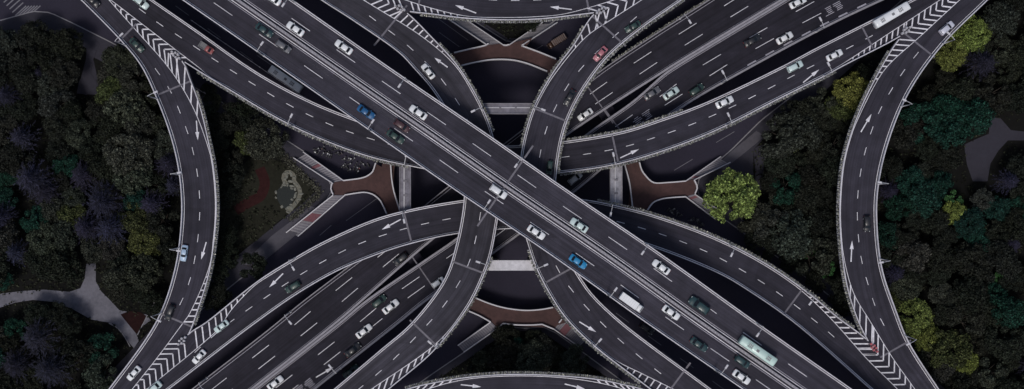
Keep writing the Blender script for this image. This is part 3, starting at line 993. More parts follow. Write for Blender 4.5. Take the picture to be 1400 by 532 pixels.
def cap_beam(label, x0, x1, y0, y1, ztop, m, vertical, details=True):
    a, b = W(x0, y0, ztop), W(x1, y1, ztop)
    cx, cy = (a[0] + b[0]) / 2, (a[1] + b[1]) / 2
    sx, sy = abs(a[0] - b[0]), abs(a[1] - b[1])
    rt = thing("portal_frame", label, "beam", (cx, cy, GZ))
    mb = MB()
    mb.box((0, 0, ztop - 0.9 - GZ), (sx, sy, 1.8))
    link("beam", mb.build("beam", [M[m]]), rt)
    for s in (-1, 1):
        c = MB()
        ex, ey = ((0, s * (sy / 2 - 1.2)) if vertical else (s * (sx / 2 - 1.2), 0))
        c.box((0, 0, (ztop - 1.8 - GZ) / 2), (2.0, 2.0, ztop - 1.8 - GZ))
        link("column", c.build("column", [M['girder']]), rt, (ex, ey, 0))
    if details:
        k = MB()
        n = 4
        for i in range(n):
            f = (i + 0.5) / n - 0.5
            q = (0, f * sy) if vertical else (f * sx, 0)
            k.box((q[0], q[1], ztop + 0.12 - GZ), (1.0 if vertical else 0.6, 0.6 if vertical else 1.0, 0.24))
            link("bearing_pad", k.build("bearing_pad", [M['girder']]), rt)
            k = MB()
        rail = MB()
        for s in (-1, 1):
            if vertical:
                rail.box((s * (sx / 2 - 0.12), 0, ztop + 0.2 - GZ), (0.12, sy, 0.4))
            else:
                rail.box((0, s * (sy / 2 - 0.12), ztop + 0.2 - GZ), (sx, 0.12, 0.4))
            link("edge_rail", rail.build("edge_rail", [M['barrier']]), rt)
            rail = MB()
        duct = MB()
        if vertical:
            duct.box((-0.3, 0, ztop + 0.1 - GZ), (0.25, sy, 0.2))
        else:
            duct.box((0, 0.25, ztop + 0.1 - GZ), (sx, 0.25, 0.2))
        link("drain_pipe", duct.build("drain_pipe", [M['galv']]), rt)
    return rt
cap_beam("pale clean concrete cross beam between the two central ramps, below the centre", 668, 733, 356, 370, Z_WE - 1.75, 'cap_pale', False, False)
cap_beam("grey stained concrete cross beam between the two central ramps, above the centre", 652, 737, 141, 156, Z_WE - 1.75, 'cap', False)
cap_beam("grey concrete cross beam beside the left footbridge, left of the centre", 546, 562, 218, 296, Z_NS - 1.75, 'cap', True)
cap_beam("light grey concrete cross beam beside the right footbridge, right of the centre", 834, 851, 218, 292, Z_NS - 1.75, 'cap_mid', True)

# ------------------------------------------------------------------ pedestrian ring bridge
ZP = 4.6
ring = thing("footbridge", "red paved pedestrian ring footbridge with white railings around the crossing", "footbridge", (0, 0, GZ))
outer = [(619, 73), (665, 62), (692, 60), (713, 63), (760, 81), (803, 108), (842, 152), (866, 200), (876, 245), (876, 275), (868, 320), (848, 372), (806, 423), (757, 446), (717, 446), (688, 443), (641, 425), (590, 393),
         (556, 355), (532, 300), (521, 265), (521, 235), (530, 195), (550, 142), (583, 98), (619, 73)]
innr = [(631, 90), (660, 84), (690, 82), (720, 87), (748, 98), (790, 123), (826, 168), (847, 207), (859, 246), (860, 275), (850, 315), (832, 362), (794, 404), (756, 420), (717, 424), (690, 420.6), (650, 407), (608, 382),
        (576, 350), (551, 298), (540, 263), (539, 232), (547, 198), (565, 154), (597, 112), (631, 90)]
nO = 180
O, I = spline(px_poly(outer, ZP), n=nO), spline(px_poly(innr, ZP), n=nO)
cuts = [np.array(px_poly([q], ZP)[0]) for q in ((590, 97), (775, 88), (862, 195), (880, 300), (775, 440), (625, 416), (533, 305), (527, 205))]
ci = [nearest(O[:-1], c) for c in cuts]
segs = [(ci[0] - nO + 1, ci[1], 'redpave'), (ci[1], ci[2], 'street'), (ci[2], ci[3], 'redpave'), (ci[3], ci[4], 'street'), (ci[4], ci[5], 'redpave'), (ci[5], ci[6], 'street'), (ci[6], ci[7], 'redpave'), (ci[7], ci[0], 'street')]  # covered red-paved segments get dark street colour: deep shade put into the material
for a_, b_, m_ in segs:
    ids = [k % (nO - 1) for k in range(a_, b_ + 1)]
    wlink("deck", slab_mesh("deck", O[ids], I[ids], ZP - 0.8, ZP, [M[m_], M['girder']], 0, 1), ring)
wspur = [(521, 228), (514, 224), (510, 235), (494, 243.7), (470, 247), (454, 250), (452.5, 258), (456, 266), (472, 266.6), (497.7, 263), (511.5, 266.6), (520, 274), (529, 291), (540, 280), (538, 240)]
espur = [(866, 228), (873.7, 223), (882, 240), (894, 250), (937, 247.7), (948, 245), (952.6, 257), (949, 265), (937, 269), (904.6, 272), (892.6, 277), (886, 286), (868, 284), (862, 255)]
for sp in (wspur, espur):
    wlink("deck", prism_mesh("deck", px_poly(sp, ZP), ZP - 0.8, ZP + 0.005, [M['redpave'], M['girder']], 0, 1), ring)
for sp in ([(654, 64), (692, 60), (692, 66), (665, 68)], [(694, 60), (728, 52), (716, 68), (694, 66)], [(671, 438), (690, 440), (690, 446), (680, 449)], [(740, 440), (768, 438), (757, 450), (740, 446)]):
    wlink("deck", prism_mesh("deck", px_poly(sp, ZP), ZP - 0.5, ZP + 0.003, [M['redpave'], M['girder']], 0, 1), ring)
rails = [
    [(621, 72.5), (640, 68), (665, 62), (668, 60)], [(713, 63), (716, 61)], [(713, 63), (735, 71), (760, 81)], [(688, 62), (690, 62.6), (694, 62.4), (696, 61.5)],
    [(631, 90), (650, 85.5), (674, 82), (700, 82.5), (720, 87), (748, 98)],
    [(534.5, 225), (536, 245), (539, 262), (547, 288)], [(514, 223), (509.7, 235), (502, 241), (494, 243.7), (470, 247)], [(472, 266.6), (485, 264.5), (497.7, 263), (505, 264), (511.5, 266.6), (520, 274), (529, 292)], [(455, 250), (453, 258), (456, 266)],
    [(854, 226), (860, 248.6), (863, 271), (864.5, 284)], [(873.7, 222), (877, 233), (882, 240), (888, 246.5), (894, 250), (915, 249.5), (937, 247.7)], [(948.5, 246), (952.6, 256), (949.5, 265)], [(885, 287), (892.6, 277), (904.6, 272), (920, 270), (937, 269)],
    [(650, 407), (670, 415), (690, 420.6), (717.4, 424), (738, 423), (756, 420)], [(641, 425), (655, 431), (671, 440)], [(680, 449), (688, 442)], [(688, 442), (702, 443.5), (717, 444), (730, 443.8), (741, 443)], [(741, 443), (757, 449.6)], [(768, 436), (764, 441)],
]
for rl in rails:
    D = spline(px_poly(rl, ZP), step=0.8) if len(rl) > 2 else resample(np.array(px_poly(rl, ZP)), n=4)
    wlink("railing", wall_line("railing", D, 0.34, ZP - 0.3, ZP + 1.1, M['white_rail']), ring)

def stair(a0, a1, b0, b1, red=None, railA=True, railB=True):
    """a0,b0: px of the two upper corners (on the bridge), a1,b1: lower corners (on the ground)"""
    A0, A1 = np.array(W(*a0, ZP)[:2]), np.array(W(*a1, GZ)[:2])
    B0, B1 = np.array(W(*b0, ZP)[:2]), np.array(W(*b1, GZ)[:2])
    n = 17
    v, f = [], []
    for i in range(n):
        t0, t1 = i / n, (i + 1) / n
        z = ZP - 0.01 + (GZ - ZP) * t1 + 0.02
        zl = max(z - 0.6, GZ - 0.03)
        q = [A0 + (A1 - A0) * t0, B0 + (B1 - B0) * t0, B0 + (B1 - B0) * t1, A0 + (A1 - A0) * t1]
        k = len(v)
        v += [(*p, z) for p in q] + [(*p, zl) for p in q]
        f += [(k, k + 1, k + 2, k + 3), (k + 7, k + 6, k + 5, k + 4), (k, k + 4, k + 5, k + 1), (k + 1, k + 5, k + 6, k + 2), (k + 2, k + 6, k + 7, k + 3), (k + 3, k + 7, k + 4, k)]
    st = wlink("stair", mesh("stair", v, f, M['stair']), ring)
    nb = MB()
    for i in range(0, n, 1):
        t0, t1 = (i + 0.52) / n, (i + 1.0) / n
        z = ZP - 0.01 + (GZ - ZP) * (i + 1) / n + 0.032
        e0, e1 = 0.06, 0.94
        a_, b_ = A0 + (A1 - A0) * t0, B0 + (B1 - B0) * t0
        c_, d_ = B0 + (B1 - B0) * t1, A0 + (A1 - A0) * t1
        nb.quad((*(a_ + (b_ - a_) * e0), z), (*(a_ + (b_ - a_) * e1), z), (*(d_ + (c_ - d_) * e1), z), (*(d_ + (c_ - d_) * e0), z))
    link("nosing", nb.build("nosing", [M['kerb']]), st)
    for on, P0, P1 in ((railA, A0, A1), (railB, B0, B1)):
        if not on:
            continue
        d = (P1 - P0) / np.linalg.norm(P1 - P0)
        nv = np.array([-d[1], d[0]]) * 0.13
        v = []
        for p, z in ((P0, ZP), (P1, GZ)):
            v += [(*(p - nv), z - .3), (*(p + nv), z - .3), (*(p + nv), z + 1.05), (*(p - nv), z + 1.05)]
        wlink("railing", mesh("railing", v, [(0, 1, 2, 3), (7, 6, 5, 4), (0, 4, 5, 1), (1, 5, 6, 2), (2, 6, 7, 3), (3, 7, 4, 0)], M['white_rail']), ring)
    if red:
        t0, t1 = red
        q = []
        for t in (t0, t1):
            z = ZP + (GZ - ZP) * (t0 + t1) / 2 + 0.12
            q.append((A0 + (A1 - A0) * t, B0 + (B1 - B0) * t, z))
        wlink("landing", mesh("landing", [(*q[0][0], q[0][2]), (*q[0][1], q[0][2]), (*q[1][1], q[1][2]), (*q[1][0], q[1][2])], [(0, 1, 2, 3)], M['red_stair']), ring)
stair((666, 62), (614, 27), (688, 62), (638, 28), railB=True)
stair((696, 62), (742, 31), (713, 63), (762, 31))
stair((470, 247), (415, 208), (456, 251), (402, 216), (0.5, 0.6))
stair((472, 267), (408, 323), (456, 267), (392, 318), (0.36, 0.66))
stair((937, 247.7), (985, 214), (949, 246), (998, 222), (0.1, 0.2))
stair((937, 269), (978, 300), (949, 265.5), (990, 292), (0.05, 0.15))
stair((671, 440), (626, 472), (680, 449), (634, 481))
stair((757, 449.6), (792, 474), (768, 437), (803, 462), (0.05, 0.4), railB=False)
for px, py in ((640, 74), (745, 84), (525, 245), (870, 250), (700, 434), (745, 435), (485, 256), (925, 259), (655, 423)):
    p = W(px, py, 0)
    mb = MB()
    mb.tube([(0, 0, 0), (0, 0, ZP - 0.75 - GZ)], [0.6, 0.6], 10)
    wlink("column", mb.build("column", [M['girder']]), ring, (p[0], p[1], GZ))

# ------------------------------------------------------------------ street lamps
pole_mb = MB()
pole_mb.tube([(0, 0, 0), (0, 0, 5), (0, 0, 9.2)], [0.17, 0.14, 0.11], 8)
POLE = pole_mb.build("pole", [M['galv']], smooth=True)
base_mb = MB(); base_mb.box((0, 0, 0.12), (0.5, 0.5, 0.24)); base_mb.box((0, 0, 0.3), (0.3, 0.3, 0.14))
BASE = base_mb.build("base_plate", [M['galv']])
arm_mb = MB()
arm_mb.tube([(0, 0, 9.0), (0.5, 0, 9.5), (1.3, 0, 9.75), (2.2, 0, 9.85)], [0.11, 0.10, 0.09, 0.09], 6)
ARM = arm_mb.build("arm", [M['galv']], smooth=True)
head_mb = MB()
head_mb.box((2.6, 0, 9.88), (1.3, 0.55, 0.18), taper=0.8)
HEAD = head_mb.build("lamp_head", [M['white_rail']])
ord_words = ["first", "second", "third", "fourth", "fifth", "sixth", "seventh", "eighth"]
lamp_sets = [
    ('top', 'R', "upper right parapet of the topmost diagonal deck", [(406, 6), (560, 110), (713, 217), (879, 331), (1032, 439)], "upper left"),
    ('top', 'L', "lower left parapet of the topmost diagonal deck", [(358, 76), (510, 182), (663, 288), (826, 401), (973, 504)], "upper left"),
    ('narc', 'R', "lower parapet of the upper arching ramp", [(402, 175), (556, 226), (835, 227), (993, 173), (1127, 104)], "left"),
    ('sarc', 'L', "upper parapet of the lower arching ramp", [(400, 354), (557, 287), (836, 280), (994, 331), (1102, 398)], "left"),
    ('wloop', 'L', "outer parapet of the left bowed ramp", [(170, 61), (216, 137), (245, 240), (245, 342), (219, 430)], "the top"),
    ('eloop', 'R', "outer parapet of the right bowed ramp", [(1288, 62), (1233, 146), (1203, 250), (1203, 354), (1237, 455)], "the top"),
    ('warc', 'R', "right parapet of the ramp left of centre", [(660, 151), (665, 361), (600, 470)], "the top"),
    ('earc', 'L', "left parapet of the ramp right of centre", [(730, 151), (733, 361), (806, 468)], "the top"),
    ('hwn', 'L', "upper left barrier of the lower diagonal highway", [(930, 25), (398, 420), (283, 515)], "upper right"),
    ('hws', 'R', "lower right barrier of the lower diagonal highway", [(1117, 42), (985, 113), (465, 504)], "upper right"),
]
for key, side, where, pts, frm in lamp_sets:
    r = ROADS[key]
    D, inn = (r.L, r.inL) if side == 'L' else (r.R, r.inR)
    for k, (px, py) in enumerate(pts):
        p = np.array(W(px, py, r.z)[:2])
        i = nearest(D, p)
        q = D[i] + inn[i] * 0.22
        a = math.atan2(inn[i][1], inn[i][0])
        t = thing("street_lamp", f"{ord_words[k]} street lamp from {frm} on the {where}", "street lamp", (q[0], q[1], r.z + 1.0), a, "street lamps on the parapets")
        for nm, me in (("base_plate", BASE), ("pole", POLE), ("arm", ARM), ("lamp_head", HEAD)):
            link(nm, me, t)

# ------------------------------------------------------------------ crash barrels at the gore noses
bar_mb = MB()
bar_mb.tube([(0, 0, 0), (0, 0, 0.1), (0, 0, 0.55), (0, 0, 0.6), (0, 0, 1.0)], [0.34, 0.36, 0.36, 0.33, 0.32], 12)
BARREL = bar_mb.build("drum", [M['barrel']], smooth=False)
band_mb = MB(); band_mb.tube([(0, 0, 0.25), (0, 0, 0.5)], [0.375, 0.375], 12)
BAND = band_mb.build("reflective_band", [M['white_rail']])
noses = [((246, 80), (-0.72, -0.62), narc, "upper left", (0.42, 0.41, 0.44)), ((254, 461), (-0.7, 0.7), sarc, "lower left", (0.42, 0.41, 0.44)),
         ((1233, 46), (0.75, -0.6), narc, "upper right", (0.42, 0.41, 0.44)), ((1190, 470), (0.6, 0.75), sarc, "lower right", (0.42, 0.10, 0.12)),
         ((553, 14), (-0.9, -0.4), warc, "top left", (0.42, 0.41, 0.44)), ((816, 18), (0.85, -0.45), earc, "top right", (0.42, 0.41, 0.44))]
for (px, py), d, r, where, colr in noses:
    c = np.array(W(px, py, r.z)[:2])
    dv = wdir(d)
    nv = np.array([-dv[1], dv[0]])
    red = colr[0] > 3 * colr[1]
    for a, b in ((0, 0), (0.9, 0.45), (0.9, -0.45), (1.8, 0.45), (1.8, -0.45), (2.7, 0)):
        spot = 'innermost single' if a == 0 else 'outermost single' if a > 2 else ('right' if nv[0] * b > 0 else 'left') + (' inner pair' if a < 1 else ' outer pair')
        q = c + dv * a + nv * b
        t = thing("crash_barrel", f"{'faded red' if red else 'pale grey'} crash barrel at the {where} ramp fork, {spot} of the cluster", "barrel", (*q, r.z + 0.012), 0, f"crash barrels at the {where} fork")
        link("drum", BARREL, t, color=colr)
        link("reflective_band", BAND, t)

# ------------------------------------------------------------------ vehicles
def loft(sections, smooth=True, mats=None, name="body"):
    """sections: list of (x, [(y,z)...half profile from bottom to top centre])"""
    v, f = [], []
    m = len(sections[0][1])
    full = 2 * m - 1
    for x, prof in sections:
        pts = [(x, -y, z) for y, z in prof] + [(x, y, z) for y, z in prof[-2::-1]]
        v += pts
    for i in range(len(sections) - 1):
        for k in range(full - 1):
            a = i * full + k
            f.append((a, a + 1, a + full + 1, a + full))
        f.append((i * full + full - 1, i * full, (i + 1) * full, (i + 1) * full + full - 1))
    f.append(tuple(reversed(range(full))))
    f.append(tuple(range((len(sections) - 1) * full, len(sections) * full)))
    # the profile runs clockwise seen from the front: turn all faces outwards
    f = [t[::-1] for t in f]
    return mesh(name, v, f, mats, smooth=smooth)

def sec(w, zb, zbelt, wt, zt):
    return [(w * 0.86, zb), (w * 0.97, zb + 0.12), (w, zb + 0.35), (w * 0.985, zbelt - 0.06), (w * 0.93, zbelt), (wt, zt - 0.05), (wt * 0.86, zt), (0, zt + 0.03)]

CAR = {}
def car_kind(kind):
    if kind in CAR:
        return CAR[kind]
    P = []
    if kind in ('sedan', 'suv', 'hatch'):
        if kind == 'sedan':
            L, w, rh = 4.85, 0.93, 1.45
            st = [(-2.42, .74, .8, .55, .82), (-2.36, .82, .88, .62, .92), (-2.1, .90, .95, .70, 1.0), (-1.72, w, .97, .72, 1.04), (-1.0, w, .95, .64, 1.38), (-.3, w, .95, .66, rh), (.35, w, .94, .63, 1.41),
                  (1.12, w, .92, .72, 1.0), (1.6, w * .985, .86, .70, .93), (2.1, .87, .78, .62, .82), (2.35, .76, .68, .5, .70), (2.43, .62, .6, .42, .60)]
            ws, rw = ((1.08, .70, 1.03), (.42, .585, 1.405)), ((-1.66, .69, 1.07), (-1.06, .60, 1.37))
        elif kind == 'suv':
            L, w, rh = 4.7, 0.95, 1.68
            st = [(-2.35, .80, .95, .62, 1.0), (-2.28, .88, 1.0, .66, 1.35), (-2.0, .94, 1.05, .68, 1.6), (-1.2, w, 1.05, .70, rh), (-.3, w, 1.05, .71, rh + .02), (.35, w, 1.04, .68, 1.62),
                  (1.1, w, 1.02, .76, 1.1), (1.6, .94, .98, .74, 1.05), (2.05, .90, .92, .66, .96), (2.28, .80, .8, .55, .84), (2.35, .7, .72, .5, .74)]
            ws, rw = ((1.06, .74, 1.13), (.42, .63, 1.61)), ((-2.315, .63, 1.06), (-2.06, .62, 1.57))
        else:
            L, w, rh = 4.2, 0.89, 1.5
            st = [(-2.1, .74, .85, .58, .9), (-2.04, .82, .95, .62, 1.2), (-1.7, .88, .97, .62, 1.42), (-1.0, w, .96, .64, rh), (-.2, w, .95, .65, rh + .01), (.4, w, .94, .61, 1.42),
                  (1.1, w, .92, .70, 1.02), (1.5, .87, .87, .68, .94), (1.85, .82, .78, .58, .82), (2.05, .7, .68, .48, .7), (2.1, .6, .6, .42, .62)]
            ws, rw = ((1.06, .68, 1.05), (.47, .565, 1.41)), ((-2.06, .6, .98), (-1.76, .58, 1.4))
        P.append(("body", loft([(x, sec(ww, .22, zb, wt, zt)) for x, ww, zb, wt, zt in st], mats=[M['car']]), None, 'paint'))
        for nm, (a, b), sg in (("windshield", ws, 1), ("rear_window", rw, -1)):
            mb = MB()
            o = 0.035
            q = [(a[0] + sg * o * .6, -a[1], a[2] + o), (a[0] + sg * o * .6 + sg * .07, 0, a[2] + o + .012), (a[0] + sg * o * .6, a[1], a[2] + o),
                 (b[0] + sg * o * .6, b[1], b[2] + o), (b[0] + sg * o * .6 + sg * .05, 0, b[2] + o + .02), (b[0] + sg * o * .6, -b[1], b[2] + o)]
            if sg < 0:
                q = q[::-1]
            mb.quad(*q)
            P.append((nm, mb.build(nm, [M['glass']]), None, None))
        zb_, zr_ = (1.0, 1.36) if kind != 'suv' else (1.1, 1.58)
        x0, x1, x2, x3 = (-1.35, .95, .42, -.98) if kind == 'sedan' else ((-1.95, .95, .42, -1.75) if kind == 'suv' else (-1.65, .95, .42, -1.4))
        for s in (-1, 1):
            mb = MB()
            wb, wr = st[4][1] * .93 + .015, (st[4][3]) + .03
            q = [(x0, s * (wb - .02), zb_), (x1, s * (wb - .02), zb_), (x2, s * wr, zr_), (x3, s * wr, zr_)]
            mb.quad(*(q if s < 0 else q[::-1]))
            P.append(("side_window", mb.build("side_window", [M['glass']]), None, None))
        mr = MB()
        mr.box((0, 0, 0), (.16, .24, .16), taper=0.8)
        mm = mr.build("mirror", [M['car']])
        for s in (-1, 1):
            P.append(("mirror", mm, (.92, s * (w + .08), 1.02), 'paint'))
        fx = st[-2][0]
        for s in (-1, 1):
            hb = MB(); hb.box((0, 0, 0), (.42, .26, .10), -s * .5)
            P.append(("headlight", hb.build("headlight", [M['lampglass']]), (fx - .2, s * .58, st[-2][4] - .01), None))
            tb = MB(); tb.box((0, 0, 0), (.12, .34, .14))
            P.append(("taillight", tb.build("taillight", [M['tail']]), (st[0][0] + .03, s * .6, st[0][2] - .02), None))
        wx = (-1.38, 1.42) if kind != 'hatch' else (-1.25, 1.3)
    elif kind == 'pickup':
        w = .92
        st = [(-.1, .84, .95, .66, 1.0), (-.02, w, 1.0, .66, 1.55), (.5, w, 1.0, .66, 1.66), (.9, w, 1.0, .64, 1.6), (1.5, w, .98, .7, 1.08), (1.9, .88, .9, .66, .98), (2.15, .8, .8, .58, .84), (2.22, .7, .7, .5, .72)]
        P.append(("cab", loft([(x, sec(ww, .3, zb, wt, zt)) for x, ww, zb, wt, zt in st], mats=[M['car']], name="cab"), None, 'paint'))
        mb = MB()
        mb.quad((1.5, -.66, 1.13), (1.56, 0, 1.14), (1.5, .66, 1.13), (.96, .58, 1.62), (1.0, 0, 1.63), (.96, -.58, 1.62))
        P.append(("windshield", mb.build("windshield", [M['glass']]), None, None))
        bd = MB()
        bd.box((-1.2, 0, .62), (2.1, 1.7, .12)); bd.box((-1.2, -.84, .88), (2.1, .1, .42)); bd.box((-1.2, .84, .88), (2.1, .1, .42)); bd.box((-2.2, 0, .88), (.1, 1.58, .42)); bd.box((-.2, 0, .88), (.1, 1.58, .42))
        for k in range(4):
            bd.box((-1.95 + k * .5, 0, 1.12), (.08, 1.7, .08))
        P.append(("cargo_bed", bd.build("cargo_bed", [M['grey']]), None, None))
        ch = MB(); ch.box((-.6, 0, .45), (3.2, .9, .2))
        P.append(("chassis", ch.build("chassis", [M['plastic']]), None, None))
        for s in (-1, 1):
            hb = MB(); hb.box((2.14, s * .58, .78), (.12, .26, .12))
            P.append(("headlight", hb.build("headlight", [M['lampglass']]), None, None))
            tb = MB(); tb.box((-2.27, s * .7, .8), (.06, .2, .14))
            P.append(("taillight", tb.build("taillight", [M['tail']]), None, None))
        wx = (-1.4, 1.45)
    elif kind == 'truck':
        w = .98
        st = [(2.0, .92, 1.1, .78, 1.9), (2.08, w, 1.2, .84, 2.1), (2.7, w, 1.2, .84, 2.15), (3.05, w, 1.2, .8, 2.0), (3.35, .95, 1.1, .78, 1.25), (3.5, .9, 1.0, .72, 1.1), (3.55, .8, .9, .66, .95)]
        P.append(("cab", loft([(x, sec(ww, .45, zb, wt, zt)) for x, ww, zb, wt, zt in st], mats=[M['car']], name="cab"), None, 'paint'))
        mb = MB(); mb.quad((3.36, -.74, 1.3), (3.42, 0, 1.31), (3.36, .74, 1.3), (3.12, .7, 1.99), (3.16, 0, 2.0), (3.12, -.7, 1.99))
        P.append(("windshield", mb.build("windshield", [M['glass']]), None, None))
        bx = MB(); bx.box((-.85, 0, 1.75), (5.4, 2.1, 2.1), taper=.985)
        P.append(("cargo_box", bx.build("cargo_box", [M['box']]), None, 'paint'))
        rb = MB()
        for k in range(8):
            rb.box((-3.2 + k * .67, 0, 2.82), (.05, 2.02, .03))
        P.append(("roof_rib", rb.build("roof_rib", [M['white_rail']]), None, None))
        ch = MB(); ch.box((-.2, 0, .6), (6.6, .9, .22))
        P.append(("chassis", ch.build("chassis", [M['plastic']]), None, None))
        for s in (-1, 1):
            hb = MB(); hb.box((3.52, s * .66, .8), (.1, .28, .16))
            P.append(("headlight", hb.build("headlight", [M['lampglass']]), None, None))
            tb = MB(); tb.box((-3.57, s * .85, .75), (.06, .2, .16))
            P.append(("taillight", tb.build("taillight", [M['tail']]), None, None))
        wx = (-2.2, 2.6)
    elif kind == 'bus':
        L2, w = 5.6, 1.25
        st = [(-L2, 1.1, 1.3, 1.0, 2.8), (-L2 + .12, 1.22, 1.3, 1.16, 2.98), (-L2 + .5, w, 1.3, 1.2, 3.05), (0, w, 1.3, 1.2, 3.06), (L2 - .5, w, 1.3, 1.2, 3.05), (L2 - .12, 1.22, 1.3, 1.14, 2.95), (L2, 1.12, 1.3, 1.0, 2.7)]
        def bsec(ww, zbelt, wt, zt):
            return [(ww * .95, .35), (ww, .5), (ww, 1.0), (ww, zbelt), (ww * .995, 2.0), (wt, zt - .12), (wt * .93, zt), (0, zt + .04)]
        P.append(("body", loft([(x, bsec(ww, zb, wt, zt)) for x, ww, zb, wt, zt in st], mats=[M['car']]), None, 'paint'))
        wsb = MB(); wsb.quad((L2 + .02, -1.0, 1.25), (L2 + .02, 1.0, 1.25), (L2 - .06, .98, 2.65), (L2 - .06, -.98, 2.65))
        P.append(("windshield", wsb.build("windshield", [M['glass']]), None, None))
        for s in (-1, 1):
            for k in range(6):
                sb = MB()
                q = [(-4.9 + k * 1.62, s * (w + .012), 1.35), (-3.45 + k * 1.62, s * (w + .012), 1.35), (-3.45 + k * 1.62, s * (w - .02 + .012), 2.3), (-4.9 + k * 1.62, s * (w - .02 + .012), 2.3)]
                sb.quad(*(q if s < 0 else q[::-1]))
                P.append(("side_window", sb.build("side_window", [M['glass']]), None, None))
            mb = MB(); mb.box((L2 + .15, s * 1.3, 2.4), (.3, .2, .35))
            P.append(("mirror", mb.build("mirror", [M['plastic']]), None, None))
            hb = MB(); hb.box((L2 - .02, s * .9, .75), (.1, .3, .18))
            P.append(("headlight", hb.build("headlight", [M['lampglass']]), None, None))
            tb = MB(); tb.box((-L2 + .02, s * .95, .9), (.1, .25, .3))
            P.append(("taillight", tb.build("taillight", [M['tail']]), None, None))
        for cx, lx, ly in ((-3.3, 1.5, 1.5), (2.6, 1.7, 1.5)):
            ac = MB(); ac.box((cx, 0, 3.2), (lx, ly, .26), taper=.92)
            for k in range(3):
                ac.box((cx - lx * .28 + k * lx * .28, -.3, 3.34), (lx * .2, .5, .03), m=1)
                ac.box((cx - lx * .28 + k * lx * .28, .3, 3.34), (lx * .2, .5, .03), m=1)
            P.append(("air_conditioner", ac.build("air_conditioner", [M['box'], M['grey']]), None, 'paint'))
        ht = MB(); ht.box((.2, 0, 3.12), (.8, .7, .08)); 
        P.append(("roof_hatch", ht.build("roof_hatch", [M['grey']]), None, None))
        wx = (-3.2, 3.2)
    R_ = .33 if kind in ('sedan', 'hatch', 'suv', 'pickup') else .46
    wb = MB()
    wb.tube([(0, -.11, 0), (0, .11, 0)], [R_, R_], 14)
    wm = wb.build("wheel", [M['tyre']])
    hbm = MB(); hbm.tube([(0, -.118, 0), (0, .118, 0)], [R_ * .6, R_ * .6], 10)
    hm = hbm.build("rim", [M['galv']])
    ww_ = {'sedan': .83, 'hatch': .80, 'suv': .85, 'pickup': .84, 'truck': .9, 'bus': 1.14}[kind]
    for x in wx:
        for s in (-1, 1):
            P.append(("wheel", wm, (x, s * ww_, R_), None))
    CAR[kind] = (P, hm)
    return CAR[kind]

COLR = {'white': (0.84, 0.85, 0.86), 'mint': (0.60, 0.72, 0.70), 'silver': (0.40, 0.41, 0.43), 'dark': (0.020, 0.020, 0.024), 'teal': (0.022, 0.055, 0.060), 'blue': (0.012, 0.10, 0.25),
        'sky': (0.02, 0.24, 0.48), 'pink': (0.46, 0.17, 0.20), 'red': (0.30, 0.085, 0.085), 'brown': (0.085, 0.045, 0.03), 'palemint': (0.55, 0.72, 0.66), 'paleblue': (0.42, 0.55, 0.70), 'lilac': (0.66, 0.66, 0.74), 'grey': (0.13, 0.13, 0.145),
        'darkred': (0.07, 0.03, 0.035), 'green': (0.03, 0.06, 0.052)}
def vehicle(name, kind, road, px, py, colr, label, cat, rev=False, sc=1.08, group="cars and vans in traffic", z=None, heading=None, roof=None):
    if isinstance(road, str):
        r = ROADS[road]
        zz = r.z
        i, p, t = r.at(px, py)
        a = math.atan2(t[1], t[0]) + (math.pi if rev else 0)
    else:
        zz = GZ
        p = np.array(W(px, py, GZ)[:2])
        a = math.atan2(-heading[1], heading[0])
    t = thing(name, label, cat, (p[0], p[1], zz + 0.002), a, group)
    t.scale = (sc, sc, sc)
    parts, rim = car_kind(kind)
    for nm, me, loc, kindc in parts:
        c = COLR[colr]
        if roof is not None and nm in roof[1]:
            c = COLR[roof[0]]
        o = link(nm, me, t, loc, color=c if kindc else None)
        if nm == "wheel":
            link("rim", rim, o)
    return t

def car(kind, road, px, py, colr, label, rev=False, **k):
    nm = {'sedan': "sedan", 'suv': "sport_utility_car", 'hatch': "hatchback_car", 'pickup': "pickup_truck", 'truck': "box_truck", 'bus': "bus"}[kind]
    ct = {'sedan': "car", 'suv': "car", 'hatch': "car", 'pickup': "pickup", 'truck': "truck", 'bus': "bus"}[kind]
    return vehicle(nm, kind, road, px, py, colr, label, ct, rev, **k)
# top deck, upper right carriageway (towards the upper left)
car('sedan', 'top', 373, -2, 'white', "white sedan cut by the top edge on the topmost deck", True)
car('sedan', 'top', 404.5, 40, 'white', "white sedan on the topmost deck, nearest the upper left end, beside median", True)
car('sedan', 'top', 470.5, 65, 'white', "white sedan on the topmost deck over a lane dash near the top edge", True)
car('sedan', 'top', 572, 154, 'white', "white sedan hugging the median on the topmost deck, above left of centre", True)
car('sedan', 'top', 791.5, 308, 'mint', "pale mint sedan beside the median of the topmost deck, right of centre", True)
car('sedan', 'top', 903.5, 365, 'white', "white sedan on the topmost deck, just up-left of the dark teal car", True)
car('suv', 'top', 955, 417, 'teal', "large dark teal car on the topmost deck, up-left of the green bus", True, sc=1.3)
car('bus', 'top', 1034, 478.5, 'palemint', "pale green city bus on the topmost deck at lower right", True, sc=1.0, group="buses")
